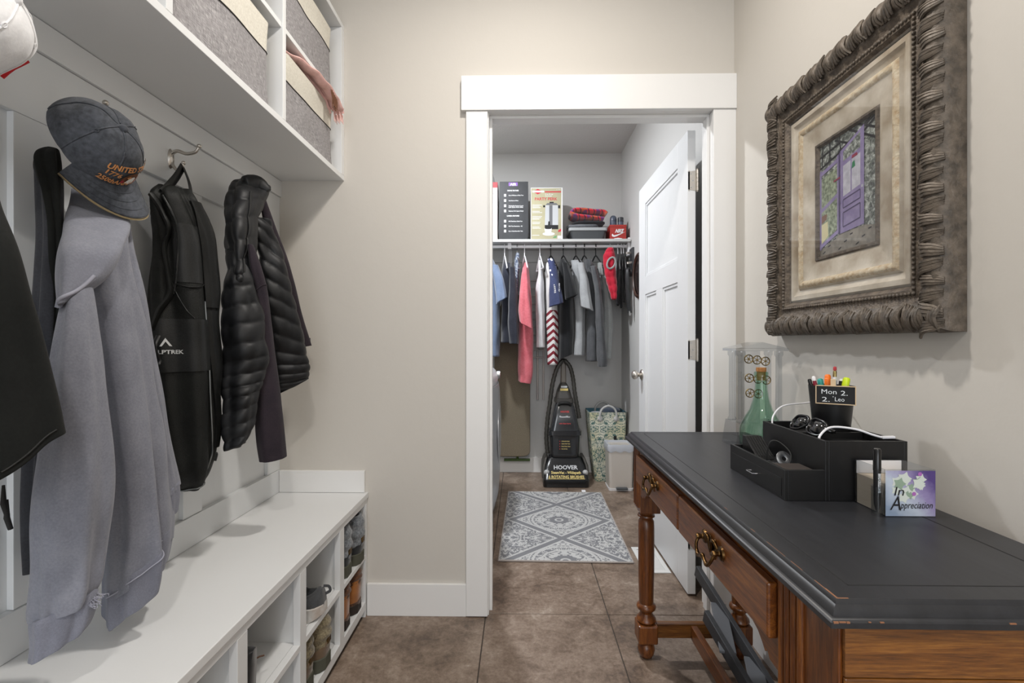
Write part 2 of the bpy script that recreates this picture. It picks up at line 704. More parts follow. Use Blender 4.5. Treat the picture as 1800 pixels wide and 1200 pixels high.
# ================================================================== door leaf (three panel), standing open into the closet
DX0, DX1, DY0, DY1, DZ0, DZ1 = 0.732, 0.767, 2.125, 2.985, 0.012, 2.037
door = sempty('door_1', (0.75, DY0, 0))
PA = (2.262, 2.842)          # panel field along the leaf
def dpart(nm, y0, y1, z0, z1, x0=DX0, x1=DX1, mt='door_paint', bv=0.0015):
    return G().box(x0, x1, y0, y1, z0, z1).build(nm, mt, door, bevel=bv)
dpart('stile', DY0, PA[0], DZ0, DZ1)
dpart('stile', PA[1], DY1, DZ0, DZ1)
dpart('top_rail', PA[0], PA[1], 1.92, DZ1)
dpart('lock_rail', PA[0], PA[1], 1.39, 1.495)
dpart('bottom_rail', PA[0], PA[1], DZ0, 0.24)
dpart('mullion', 2.50, 2.615, 0.24, 1.39)
for y0, y1, z0, z1 in ((PA[0], PA[1], 1.495, 1.92), (PA[0], 2.50, 0.24, 1.39), (2.615, PA[1], 0.24, 1.39)):
    dpart('panel', y0, y1, z0, z1, DX0 + 0.012, DX1 - 0.012, bv=0)
    g = G()       # sticking moulding around the panel
    q = 0.014
    for a, c, d, e_ in ((y0, y1, z0, z0 + q), (y0, y1, z1 - q, z1), (y0, y0 + q, z0 + q, z1 - q), (y1 - q, y1, z0 + q, z1 - q)):
        g.box(DX0 + 0.005, DX0 + 0.014, a, c, d, e_)
    g.build('moulding', 'door_paint', door, bevel=0.002)
for z in (1.817, 1.078, 0.25):
    h = G().prism([(0.735 + 0.006 * (1 - math.cos(a)), z + s * (0.045 - 0.006 + 0.006 * math.sin(a))) for s, seq in ((1, (0, 0.8, 1.57)), (-1, (1.57, 0.8, 0))) for a in seq]
                  + [(0.772, z - 0.045), (0.772, z + 0.045)], 'y', DY0 - 0.002, DY0).build('hinge', 'nickel', door)
    g = G()
    for k in range(5):
        g.lathe([(0.0075, -0.0085), (0.0075, 0.0085)], (0.774, DY0 - 0.004, z - 0.036 + 0.018 * k), 14)
    g.lathe([(0.005, -0.05), (0.005, 0.05)], (0.774, DY0 - 0.004, z), 10)
    g.build('knuckle', 'nickel', h)
    g = G()
    for dz, dx in ((0.03, 0.01), (0, 0.018), (-0.03, 0.01)):
        g.lathe([(0.003, -0.0008), (0.003, 0)], (0.735 + dx + 0.002, DY0 - 0.002, z + dz), 8, 'y')
    g.build('screw', 'steel', h)
KY, KZ = 2.915, 0.915
k = G().lathe([(0.0, -0.062), (0.014, -0.060), (0.024, -0.052), (0.027, -0.042), (0.024, -0.032), (0.013, -0.024), (0.011, -0.010), (0.012, -0.006)], (DX0, KY, KZ), 28, 'x').build('knob', 'nickel', door, smooth=60)
G().lathe([(0.0, -0.010), (0.024, -0.009), (0.032, -0.004), (0.033, 0.0)], (DX0, KY, KZ), 28, 'x').build('rosette', 'nickel', k, smooth=50)
G().box(DX0 + 0.006, DX1 - 0.006, DY1, DY1 + 0.0015, KZ - 0.028, KZ + 0.028).build('latch_plate', 'nickel', door)

# ================================================================== recessed ceiling lamps
m, n, b = nt('lamp_glow')
b.inputs['Emission Color'].default_value = (1, 0.95, 0.88, 1)
b.inputs['Emission Strength'].default_value = 4
for i, (x, y, z, p) in enumerate(CANS):
    t = thing('recessed_ceiling_lamp', ['white recessed ceiling lamp above the bench end of the mudroom', 'white recessed ceiling lamp in front of the added rear window',
                                'white recessed ceiling lamp inside the laundry closet'][i], 'lamp', (x, y, ZC), 'recessed ceiling lamps')
    G().lathe([(0.07, -0.001), (0.072, -0.008), (0.095, -0.006), (0.098, 0.0)], (x, y, ZC), 36, cap=False).build('trim_ring', 'lamp_trim', t, smooth=50)
    G().lathe([(0.0, -0.003), (0.071, -0.003)], (x, y, ZC), 36, cap=False).build('lens', 'lamp_glow', t)

# ================================================================== floor vent
m, n, b = nt('register_white')
b.inputs['Base Color'].default_value = srgb('#dcdcda')
b.inputs['Roughness'].default_value = 0.4
VX0, VX1, VY0, VY1 = 0.60, 0.727, 2.335, 2.625
t = thing('floor_register', 'white metal floor register with slats beside the open door', 'floor vent', ((VX0 + VX1) / 2, (VY0 + VY1) / 2, 0))
g = G()
g.box(VX0, VX1, VY0, VY0 + 0.028, 0.0, 0.005); g.box(VX0, VX1, VY1 - 0.028, VY1, 0, 0.005)
g.box(VX0, VX0 + 0.022, VY0 + 0.028, VY1 - 0.028, 0, 0.005); g.box(VX1 - 0.022, VX1, VY0 + 0.028, VY1 - 0.028, 0, 0.005)
g.build('frame', 'register_white', t, bevel=0.001)
G().box(VX0 + 0.022, VX1 - 0.022, VY0 + 0.028, VY1 - 0.028, 0.0002, 0.0008).build('duct_shade', 'shade_black', t)  # thin dark sheet, paints in the shade below the slats
ym = VY0 + 0.028
while ym < VY1 - 0.032:
    G().obox(((VX0 + VX1) / 2, ym + 0.004, 0.0028), ((VX1 - VX0) / 2 - 0.0225, 0, 0), (0, 0.0022, 0.0012), (0, 0, 0.0005)).build('slat', 'register_white', t)
    ym += 0.0105

# ================================================================== rug
m, n, b = nt('rug')
E.n = n
X, Y, Z = xyz(n)
u = X.abs()
vv = (Y + 5.6 * 3).pingpong(0.28)            # distance along the rug from the nearest medallion row
lat = u / 0.29 + vv / 0.28                   # lattice coordinate: 1 on the diagonal bands
rho = (u * u + vv * vv).sqrt()
u2 = (u - 0.31).abs()
v2 = 0.28 - vv
rho2 = (u2 * u2 + v2 * v2).sqrt()
inside = lat < 1.0
def band(e, c, wd): return ((e - c).abs()) < wd
na = noise_tex(n, combine(n, u * 1.0, vv * 1.0, 0.0), 33, 2, 0.5, 0.6)
nb = noise_tex(n, combine(n, emax(u2, v2), emin(u2, v2), 3.3), 30, 2, 0.5, 0.8)
pa = emax(band(E(na.outputs[0]), 0.5, 0.055), 0.0)
rings_ = emax(emax(band(rho, 0.165, 0.007), band(rho, 0.185, 0.004)), band(rho, 0.122, 0.006))
core = (rho < 0.052) * (band(rho, 0.02, 0.008) < 0.5)
fl_in = emax(rings_, pa * (rho > 0.055))
fl_in = emax(fl_in * (rho > 0.058), band(rho, 0.022, 0.006))
fl_in = emax(fl_in, (rho < 0.108) * (rho > 0.066) * (E(na.outputs[0]) > 0.54))
pb = emax(band(E(nb.outputs[0]), 0.5, 0.05), (rho2 < 0.035) * (E(nb.outputs[0]) > 0.48))
pb = emax(pb, band(rho2, 0.085, 0.006) * (E(nb.outputs[0]) > 0.42))
wht = fl_in * inside + pb * (1 - inside)
bandw = emax(band(lat, 0.885, 0.032), band(lat, 1.115, 0.032))
bandg = band(lat, 1.0, 0.085)
wht = emax(wht * (1 - bandg), bandw)
fib = noise_tex(n, coords(n), 420, 2)
c1 = mixcol(n, wht, '#85868a', '#cbcbca')
mm = n.nodes.new('ShaderNodeMix'); mm.data_type = 'RGBA'; mm.blend_type = 'MULTIPLY'
mm.inputs[0].default_value = 0.35
n.links.new(c1, mm.inputs[6]); n.links.new(ramp(n, fib.outputs[0], [(0.3, '#8a8a8a'), (0.7, '#ffffff')]), mm.inputs[7])
n.links.new(mm.outputs[2], b.inputs['Base Color'])
b.inputs['Roughness'].default_value = 0.95
hh = wht * 0.6 + E(fib.outputs[0])
bump(n, b, hh.o, 0.5, 0.003)
M('rug_edge', '#a59d98', 0.9, bscale=300, bstr=0.4)
rug = thing('rug', 'grey and off-white medallion rug on the closet floor', 'rug', (0.24, 3.005, 0))
rug.rotation_euler = (0, 0, R(-1.2))
rug.location = (0.2425, 3.005, 0)
G().box(-0.338, 0.338, -0.56, 0.56, 0.0, 0.009).build('pile', 'rug', rug, bevel=0.003, local=True)
g = G()
for s in (-1, 1):
    g.tube([(-0.338, s * 0.561, 0.005), (0.338, s * 0.561, 0.005)], 0.005, 8)
    g.tube([(s * 0.339, -0.561, 0.005), (s * 0.339, 0.561, 0.005)], 0.005, 8)
g.build('binding', 'rug_edge', rug, smooth=60, local=True)
G().obox((0.215, 0.575, 0.012), (0.014, 0, 0), (0, 0.012, 0.004), (0, 0, 0.001)).build('care_label', 'white_plastic', rug, local=True)

# ================================================================== upper cubby shelf
UX = -0.72
U0, U1 = -0.35, YB
cub = thing('cubby_shelf_unit', 'white built-in cubby shelf mounted above the coat hooks', 'shelf', (XL, 0.8, 1.772))
G().box(XL, UX, U0, U1, 1.7725, 1.792).build('bottom_panel', 'white_paint', cub, bevel=0.001)
G().box(XL, UX, U0, U1, 2.385, 2.405).build('top_panel', 'white_paint', cub, bevel=0.001)
G().box(XL, XL + 0.006, U0, U1, 1.7925, 2.3845).build('back_panel', 'white_paint', cub)
divs = [0.012, 0.497, 0.982, 1.467, 1.950]
for y in divs:
    G().box(XL + 0.006, UX, y - 0.01, y + (0.01 if y < 1.9 else 0.0199), 1.7925, 2.3845).build('divider', 'white_paint', cub, bevel=0.001)
for a, c in zip(divs[:-1], divs[1:]):
    G().box(XL + 0.006, UX - 0.004, a + 0.0105, c - 0.0105, 2.068, 2.084).build('middle_shelf', 'white_paint', cub, bevel=0.001)

# ---- fabric bins
m, n, b = nt('bin_grey')
v = coords(n)
w1 = noise_tex(n, coords(n, (60, 700, 60)), 1, 2)
w2 = noise_tex(n, coords(n, (60, 60, 700)), 1, 2)
E.n = n
f = E(w1.outputs[0]) * 0.5 + E(w2.outputs[0]) * 0.5
n.links.new(ramp(n, f.o, [(0.36, '#6d6a6c'), (0.5, '#8f8c8d'), (0.64, '#b3b0b0')]), b.inputs['Base Color'])
b.inputs['Roughness'].default_value = 0.9
bump(n, b, f.o, 0.4, 0.001)
M('bin_cream', '#d9d5c9', 0.9, var='#c9c4b7', vscale=200, bscale=260, bstr=0.4)
M('bin_piping', '#26231f', 0.8)


def rrect(cx, cy, hx, hy, z, r, k=5, dent=0.0, seed=0):
    pts = []
    for sx, sy, a0 in ((1, 1, 0), (-1, 1, 90), (-1, -1, 180), (1, -1, 270)):
        for i in range(k + 1):
            a = R(a0 + 90 * i / k)
            pts.append((cx + sx * (hx - r) + r * math.cos(a), cy + sy * (hy - r) + r * math.sin(a)))
    # resample the straight runs so the cloth can dent
    out = []
    N = len(pts)
    for i in range(N):
        p, q = pts[i], pts[(i + 1) % N]
        c = 16 if i % (k + 1) == k else 1
        for j in range(c):
            x, y = lerp(p[0], q[0], j / c), lerp(p[1], q[1], j / c)
            w_ = noise.noise(Vector((x * 7 + seed, y * 7, z * 8))) * dent
            dx, dy = x - cx, y - cy
            L2 = math.hypot(dx, dy)
            out.append((x - dx / L2 * w_ - abs(w_) * 0.3 * dx / L2, y + dy / L2 * w_ * 0.2, z))
    return out


def fabric_bin(label, cx, cy, z0, hx, hy, h, seed, lean=0.0):
    t = thing('fabric_storage_bin', label, 'storage bin', (cx, cy, z0), 'fabric bins in the wall cubby')
    NZ = 22
    split = 0.66
    def ring(k, inset=0.0):
        u = k / NZ
        fl = 1.0 - 0.03 * math.sin(PI * u)
        return [(p[0] + lean * u, p[1], p[2]) for p in rrect(cx, cy, hx * fl - inset, hy * fl - inset, z0 + 0.002 + h * u, 0.022, 5, 0.011 * math.sin(PI * min(1, u * 1.1)) + 0.002, seed)]
    ks = int(NZ * split)
    def rs(r):
        return r
    G().loft([rs(ring(k)) for k in range(ks + 1)], True, False).build('body', 'bin_grey', t, smooth=50)
    band_ = [rs(ring(k)) for k in range(ks, NZ + 1)] + [rs(ring(NZ, 0.006))] + [rs(ring(k, 0.007)) for k in range(NZ - 1, 2, -2)]
    G().loft(band_, False, True).build('cuff_band', 'bin_cream', t, smooth=50)
    r = rs(ring(ks))
    G().tube([Vector(p) + (Vector((p[0] - cx, p[1] - cy, 0))).normalized() * 0.001 for p in r], 0.0018, 6, closed=True).build('piping', 'bin_piping', t)
    return t


fabric_bin('grey and cream fabric bin alone on the bottom row, without a scarf', -0.853, 1.205, 1.793, 0.122, 0.205, 0.245, 1.0)
fabric_bin('grey and cream fabric bin with pink scarf over its rim', -0.853, 1.69, 1.793, 0.122, 0.195, 0.225, 5.0)
fabric_bin('grey and cream fabric bin on the upper row beside the tan wall', -0.853, 1.685, 2.085, 0.122, 0.19, 0.235, 9.0)
fabric_bin('grey and cream fabric bin on the upper row over the scarfless bin', -0.853, 1.20, 2.085, 0.122, 0.19, 0.235, 13.0)

# ---- pink scarf draped over the lower bin
M('scarf_pink', '#e3bbb3', 0.95, var='#d8a9a2', vscale=60, bscale=220, bstr=0.5)
M('scarf_brown', '#6e4a36', 0.95, bscale=200, bstr=0.4)
sc_ = thing('pink_scarf', 'pink fringed scarf spilling over the front of a fabric bin', 'scarf', (-0.74, 1.78, 2.03))
path = curve([(-0.775, 1.52, 2.041), (-0.745, 1.59, 2.048), (-0.72, 1.68, 2.050), (-0.705, 1.76, 2.038), (-0.696, 1.82, 2.018), (-0.69, 1.855, 1.995)], 40)
for off, wdt, nm in (((0, 0, 0), 0.022, 'fold'), ((-0.02, 0.012, 0.006), 0.020, 'fold'), ((-0.05, 0.0, 0.0), 0.022, 'fold')):
    G().tube([p + Vector(off) + Vector((0, 0, 0.003 * math.sin(i * 0.9))) for i, p in enumerate(path)], [wdt * (0.75 + 0.25 * math.sin(PI * i / 39)) * (1 if i < 37 else 0.8) for i in range(40)], 12, flat=(1, 0.42)).build(nm, 'scarf_pink', sc_, smooth=60)
g = G()
for k in range(16):
    p = Vector((-0.690 - 0.012 * (k % 3), 1.838 + 0.0022 * k, 1.995))
    g.tube([p, p + Vector((0.001, 0.002, -0.02)), p + Vector((0.002, 0.003 * math.sin(k), -0.035))], 0.0011, 5)
f_ = g.build('fringe', 'scarf_pink', sc_)
f_['kind'] = 'stuff'
g = G()
for k in range(14):
    p = Vector((-0.690 + 0.003 * math.sin(k * 2), 1.755 + 0.003 * k, 2.036))
    g.tube([p, p + Vector((0.005, 0.001, -0.03)), p + Vector((0.006, 0.004 * math.sin(k * 1.7), -0.05 - 0.008 * (k % 3)))], 0.0016, 5)
f_ = g.build('tassel', 'scarf_brown', sc_)
f_['kind'] = 'stuff'

# ================================================================== bench with shoe cubbies
BX = -0.625
bench = thing('shoe_bench', 'white built-in bench with two rows of shoe cubbies', 'bench', (BX, 1.0, 0))
B0 = -0.15
G().box(XL, BX + 0.006, B0, YB, 0.478, 0.5).build('seat_board', 'white_paint', bench, bevel=0.002)
st = [B0 + 0.02, 0.165, 0.47, 0.775, 1.08, 1.385, 1.69]
G().box(BX - 0.02, BX, B0, YB - 0.001, 0.455, 0.4775).build('top_face_rail', 'white_paint', bench, bevel=0.001)
ends = st + [1.9845]
for y in st:
    G().box(BX - 0.02, BX, y - 0.02, y + 0.02, 0.029, 0.4545).build('face_stile', 'white_paint', bench, bevel=0.001)
    G().box(XL + 0.006, BX - 0.0205, y - 0.009, y + 0.009, 0.03, 0.4775).build('partition', 'white_paint', bench)
G().box(BX - 0.02, BX, 1.945, YB - 0.001, 0.0, 0.4545).build('end_post', 'white_paint', bench, bevel=0.001)
G().box(XL + 0.006, BX - 0.0205, 1.945, YB - 0.001, 0.0, 0.4775).build('end_panel', 'white_paint', bench)
for a, c in zip(st, [y - 0.02 for y in st[1:]] + [1.945]):
    for z0, z1, nm in ((0.234, 0.252, 'cubby_shelf'), (0.03, 0.062, 'cubby_floor')):
        G().box(XL + 0.006, BX - 0.0205, a + 0.0095, c + (0.0105 if c < 1.9 else -0.0005), z0, z1).build(nm, 'white_paint', bench)
        G().box(BX - 0.02, BX, a + 0.0205, c - 0.0005, z0, z1).build('face_rail', 'white_paint', bench, bevel=0.001)
G().box(XL, XL + 0.0055, B0, YB - 0.001, 0.03, 0.4775).build('back_board', 'white_paint', bench)
G().box(XL, BX - 0.06, B0, YB - 0.03, 0.0, 0.0295).build('toe_kick', 'shade_black', bench)  # shade of the toe gap put into the black colour
struct(G().box(XL + 0.019, -0.632, YB - 0.016, YB, 0.501, 0.589).build('trim_5', 'white_trim', bevel=0.0015))

# ================================================================== coat hooks
def hook(label, y, z=1.63):
    t = thing('coat_hook', label, 'coat hook', (XL + 0.014, y, z), 'nickel coat hooks along the top rail')
    x = XL + 0.0142
    G().lathe([(0, 0.006), (0.009, 0.005), (0.011, 0.0)], (x, y, z), 16, 'x', sx=1, sy=2.6).build('back_plate', 'nickel', t, smooth=60)
    G().tube(curve([(x + 0.003, y, z + 0.015), (x + 0.02, y, z + 0.022), (x + 0.045, y, z + 0.014), (x + 0.07, y, z + 0.018), (x + 0.082, y, z + 0.034)], 18), [0.0055 - 0.0015 * i / 17 for i in range(18)], 10).build('upper_prong', 'nickel', t, smooth=80)
    G().tube(curve([(x + 0.003, y, z - 0.012), (x + 0.016, y, z - 0.03), (x + 0.03, y, z - 0.03), (x + 0.037, y, z - 0.012)], 14), 0.0045, 10).build('lower_prong', 'nickel', t, smooth=80)
    G().sphere((x + 0.0822, y, z + 0.035), 0.0062).build('ball_tip', 'nickel', t, smooth=180)
    G().sphere((x + 0.0371, y, z - 0.012), 0.0055).build('ball_tip', 'nickel', t, smooth=180)
hook('nickel double coat hook carrying the black backpack loop', 1.348)
hook('nickel double coat hook behind the puffer jacket', 1.655, 1.61)
hook('nickel double coat hook behind the charcoal cap', 1.04, 1.60)
hook('nickel double coat hook behind the white cap', 0.735, 1.60)

# ================================================================== garments on the hooks
def cloth(name, c1, c2, sc_f=300, rough=0.92, sheen=0.3, st_=0.35, spec=0.3):
    m, n, b = nt(name)
    v = coords(n)
    t = noise_tex(n, v, 14, 5, 0.6)
    t2 = noise_tex(n, v, sc_f, 2)
    E.n = n
    f = E(t.outputs[0]) * 0.6 + E(t2.outputs[0]) * 0.4
    n.links.new(ramp(n, f.o, [(0.38, c1), (0.62, c2)]), b.inputs['Base Color'])
    b.inputs['Roughness'].default_value = rough
    b.inputs['Sheen Weight'].default_value = sheen
    b.inputs['Specular IOR Level'].default_value = spec
    bump(n, b, t2.outputs[0], st_, 0.001)
    return m
cloth('hoodie_fleece', '#757782', '#858791', 260, 0.95, 0.15)
cloth('hoodie_rib', '#6f717d', '#7f818d', 400, 0.95, 0.15)
cloth('charcoal_fleece', '#2c2d31', '#38393e', 260, 0.92, 0.1)
cloth('black_wool', '#0b0d0b', '#141614', 200, 0.9, 0.03)
cloth('black_nylon', '#090a09', '#121312', 380, 0.5, 0.0)
cloth('mesh_black', '#070807', '#171917', 420, 0.6, 0.0, 0.9)
cloth('pack_panel', '#1a1b1b', '#252626', 300, 0.45, 0.0)
cloth('puffer_nylon', '#0e0f11', '#191a1d', 60, 0.52, 0.0, 0.5, 0.4)
cloth('knit_plum', '#272128', '#322a31', 300, 0.9, 0.05)
cloth('cap_wash', '#33363b', '#4f5259', 120, 0.92, 0.1)
cloth('cap_tan', '#8c7b5a', '#9c8b69', 200)
cloth('cap_white', '#e6e6e8', '#f2f2f3', 200)
M('thread_orange', '#c98b52', 0.7)
M('thread_white', '#e9e6e0', 0.8)
M('thread_brown', '#6b3f22', 0.8)
M('thread_red', '#9c2531', 0.8)
M('thread_black', '#111114', 0.8)
M('print_grey', '#c9cbcc', 0.5)
M('zip_silver', '#8f9394', 0.35, 0.8)
M('red_cloth', '#c8141e', 0.8)
M('seam_grey', '#9a9ba8', 0.9)
WX = XL + 0.016

# ---- lavender-grey hoodie
hd = thing('hooded_sweatshirt', 'lavender-grey hooded sweatshirt with frayed cuff hanging under the charcoal cap', 'sweatshirt', (-0.88, 1.0, 0.6))
body = Hang([(398, 124, 222, -0.89, 0.022), (430, 122, 228, -0.85, 0.05), (510, 130, 243, -0.84, 0.06), (600, 150, 257, -0.84, 0.07), (700, 165, 272, -0.835, 0.075),
             (800, 178, 287, -0.83, 0.08), (880, 184, 297, -0.83, 0.08), (950, 186, 303, -0.83, 0.08), (1000, 187, 300, -0.83, 0.078)],
            folds=[(5, 0.010, 0.4, 2.0, 0.8), (9, 0.006, 1.1, -3.0, 1.0), (3, 0.012, 2.0, 1.0, 0.6)], wall=WX, tilt=(0, 0.045), wr=(0.004, 10), seed=1)
body.geo(n=110, m=90).build('body', 'hoodie_fleece', hd, smooth=180)
hem = Hang([(975, 187, 302, -0.83, 0.079), (990, 186, 303, -0.83, 0.081), (1020, 186, 299, -0.832, 0.08), (1040, 186, 294, -0.834, 0.075), (1046, 187, 292, -0.835, 0.072)],
           folds=[(5, 0.010, 2.0, 0, 0), (9, 0.006, -1.5, 0.6, 0), (3, 0.011, 3.0, 0.3, 0)], wall=WX, tilt=(0.05, 0.05), wr=(0.003, 10), seed=1)
hem.geo(n=110, m=24, lip=0.04).build('hem_band', 'hoodie_rib', hd, smooth=180)
hem.ribbon([(194, 986), (230, 985), (265, 983), (297, 982)], 0.0014, 40, 0.002).build('hem_seam', 'seam_grey', hd, smooth=80)
side = Hang([(400, 205, 232, -0.88, 0.03), (460, 210, 246, -0.86, 0.035), (540, 222, 262, -0.845, 0.04), (640, 238, 277, -0.84, 0.042), (740, 250, 296, -0.835, 0.045), (850, 262, 314, -0.83, 0.045), (865, 264, 315, -0.83, 0.045)],
            folds=[(4, 0.007, 0.2, 2.5, 0.8), (7, 0.004, 1.2, 2, 1)], wall=WX, tilt=(0, 0.012), seed=3)
side.geo(n=72, m=60).build('far_sleeve', 'hoodie_fleece', hd, smooth=180)
c2 = Hang([(856, 264, 315, -0.83, 0.046), (880, 266, 316, -0.83, 0.046), (908, 268, 313, -0.83, 0.042), (912, 270, 311, -0.83, 0.04)], folds=[(6, 0.003, 0, 0, 0)], wall=WX, tilt=(0.012, 0.02), seed=3)
c2.geo(n=60, m=16, lip=0.03).build('far_cuff', 'hoodie_rib', hd, smooth=180)
slv = Hang([(470, 112, 160, -0.80, 0.03), (520, 104, 166, -0.79, 0.04), (580, 95, 173, -0.785, 0.048), (660, 86, 184, -0.785, 0.055), (760, 78, 193, -0.785, 0.06), (880, 65, 196, -0.785, 0.062),
            (970, 58, 194, -0.79, 0.06), (1025, 53, 188, -0.79, 0.058), (1050, 52, 178, -0.79, 0.052), (1062, 54, 168, -0.79, 0.047)],
           folds=[(4, 0.008, 0.9, 1.5, 0.7), (7, 0.004, 0.3, -2.0, 0.8), (13, 0.0025, 0, 5, 2.5)], tilt=(0, 0.012), wr=(0.005, 9), seed=7)
slv.geo(n=110, m=110).build('near_sleeve', 'hoodie_fleece', hd, smooth=180)
cuf = Hang([(1054, 55, 166, -0.79, 0.045), (1064, 52, 170, -0.79, 0.049), (1092, 50, 168, -0.79, 0.049), (1115, 47, 160, -0.79, 0.046), (1127, 45, 152, -0.79, 0.042)],
           folds=[(9, 0.002, 0, 0, 0), (3, 0.004, 1, 0, 0)], tilt=(0.014, 0.016), wr=(0.003, 16), seed=7)
cuf.geo(n=100, m=26, lip=0.03).build('near_cuff', 'hoodie_rib', hd, smooth=180)
hood = Hang([(338, 124, 205, -0.945, 0.012), (364, 118, 228, -0.915, 0.022), (402, 110, 231, -0.86, 0.042), (440, 106, 219, -0.815, 0.048), (480, 103, 196, -0.80, 0.045), (510, 102, 166, -0.79, 0.035), (532, 101, 130, -0.785, 0.018)],
            folds=[(3, 0.006, 0.3, 2, 0.5), (6, 0.003, 1.4, 1, 1)], tilt=(0, 0.01), wr=(0.005, 9), seed=11)
hood.geo(n=90, m=60).build('hood', 'hoodie_fleece', hd, smooth=180)
hood.ribbon([(102, 531), (118, 521), (136, 513), (152, 504), (166, 490)], 0.0035, 24, 0.0005).build('hood_seam', 'seam_grey', hd, smooth=80)
g = G()
rnd = random.Random(3)
for k in range(34):        # frayed threads where the cuff is torn
    p = cuf.pix(152 + 16 * rnd.random(), 1062 + rnd.random() * 8, 0.001)
    q = [p]
    for _ in range(3):
        q.append(q[-1] + Vector((rnd.uniform(-0.004, 0.006), rnd.uniform(-0.004, 0.006), rnd.uniform(-0.006, 0.002))))
    g.tube(q, 0.0006, 4)
k = g.build('frayed_thread', 'seam_grey', hd)
k['kind'] = 'stuff'

# ---- charcoal jacket behind the hoodie
cj = thing('charcoal_jacket', 'charcoal fleece jacket with black collar behind the hoodie', 'jacket', (-0.95, 0.95, 0.6))
a_ = Hang([(300, 66, 104, -0.945, 0.02), (340, 68, 106, -0.94, 0.028), (420, 68, 106, -0.938, 0.03), (520, 60, 102, -0.938, 0.03), (640, 52, 98, -0.938, 0.03), (800, 46, 92, -0.938, 0.03), (1000, 44, 86, -0.938, 0.03)],
          folds=[(4, 0.008, 1, 2, 0.5), (7, 0.004, 0, 1, 1)], wall=WX, seed=21)
a_.geo(n=72, m=70, lip=0.03).build('body', 'charcoal_fleece', cj, smooth=180)
a_ = Hang([(262, 84, 100, -0.945, 0.012), (272, 66, 104, -0.94, 0.02), (290, 60, 107, -0.935, 0.028), (320, 66, 108, -0.93, 0.032), (350, 74, 108, -0.928, 0.032), (420, 88, 108, -0.925, 0.028), (560, 90, 106, -0.922, 0.022), (700, 76, 94, -0.925, 0.016)],
          folds=[(5, 0.006, 1, 3, 0.3)], wall=WX, seed=23)
a_.geo(n=72, m=60).build('collar', 'black_wool', cj, smooth=180)

# ---- black coat at the near end of the rail
bc = thing('black_wool_coat', 'heavy black coat hanging at the near end of the rail', 'coat', (-0.88, 0.62, 0.7))
a_ = Hang([(165, -140, -96, -0.96, 0.018), (200, -150, -78, -0.92, 0.03), (260, -170, -52, -0.85, 0.04), (330, -190, -16, -0.77, 0.048), (400, -205, 6, -0.725, 0.05), (470, -215, 30, -0.705, 0.05), (560, -220, 57, -0.70, 0.05), (650, -225, 85, -0.70, 0.05), (780, -230, 118, -0.70, 0.05), (850, -232, 130, -0.70, 0.05)],
          folds=[(3, 0.012, 0.2, 1.5, 0.7), (5, 0.006, 1, 1, 1)], wall=WX, tilt=(0, 0.055), wr=(0.005, 7), seed=31, sq=0.7)
a_.geo(n=100, m=90, lip=0.04).build('sleeve', 'black_wool', bc, smooth=180)
a_.ribbon([(2, 838), (40, 836), (80, 834), (116, 832)], 0.0015, 20, 0.0005).build('hem_stitch', 'black_nylon', bc)
b_ = Hang([(700, -200, 58, -0.80, 0.03), (800, -200, 60, -0.795, 0.034), (850, -200, 50, -0.795, 0.034), (880, -200, 36, -0.80, 0.03)], folds=[(4, 0.008, 1, 1, 1)], wall=WX, tilt=(0, 0.08), seed=33, sq=0.7)
b_.geo(n=80, m=40, lip=0.03).build('lining', 'black_nylon', bc, smooth=180)
tg = G()
for px, py in ((6, 885), (12, 910)):
    p = sv(px, py, x=-0.84)
    tg.tube([p + Vector((0, 0, 0.03)), p, p + Vector((0.002, 0.004, -0.02))], [0.002, 0.004, 0.0035], 8)
tg.build('toggle', 'black_rubber', bc, smooth=60)

# ---- backpack
bp = thing('backpack', 'black backpack with mesh upper hanging by its loop', 'backpack', (-0.9, 1.33, 0.72))
pk = Hang([(330, 280, 330, -0.93, 0.02), (345, 264, 338, -0.92, 0.035), (375, 263, 352, -0.92, 0.045), (420, 266, 370, -0.915, 0.05), (480, 260, 381, -0.913, 0.054), (560, 258, 385, -0.91, 0.058), (660, 258, 386, -0.91, 0.06),
           (760, 262, 385, -0.91, 0.06), (810, 266, 382, -0.91, 0.058), (838, 278, 370, -0.915, 0.05), (858, 305, 348, -0.92, 0.03)],
          folds=[(5, 0.008, 0.7, 2, 0.0), (3, 0.011, 1.2, 3, 0.0), (8, 0.004, 0, 7, 0), (14, 0.002, 1, 9, 0)], wall=WX, wr=(0.005, 12), seed=41, sq=0.75)
pk.geo(n=96, m=100).build('pack_body', 'mesh_black', bp, smooth=180)
def strip(hg, pts_l, pts_r, off, mt, nm, par, n=20, m=10):
    rings = []
    for i in range(n):
        l, r = catmull(pts_l, i / (n - 1)), catmull(pts_r, i / (n - 1))
        ring = []
        for s in (0, 1):
            row = [hg.pix(lerp(l[0], r[0], j / (m - 1)), lerp(l[1], r[1], j / (m - 1)), off if s else 0.0005) for j in range(m)]
            ring += row if s == 0 else row[::-1]
        rings.append(ring)
    return G().loft(rings, True, True).build(nm, mt, par, smooth=50)
strip(pk, [(272, 562), (274, 600), (276, 652)], [(371, 562), (373, 600), (374, 650)], 0.004, 'pack_panel', 'front_panel', bp)
strip(pk, [(335, 352), (352, 420), (362, 480), (366, 540)], [(343, 352), (371, 420), (381, 480), (387, 540)], 0.006, 'black_nylon', 'side_flap', bp)
strip(pk, [(366, 545), (374, 640), (380, 720), (382, 790)], [(386, 545), (388, 640), (387, 720), (385, 790)], 0.006, 'black_nylon', 'side_gusset', bp)
pk.ribbon([(361, 530), (365, 560), (370, 620), (374, 700), (378, 770), (378, 805), (366, 836), (345, 850), (315, 856)], 0.0018, 60, 0.004).build('zip', 'zip_silver', bp, smooth=60)
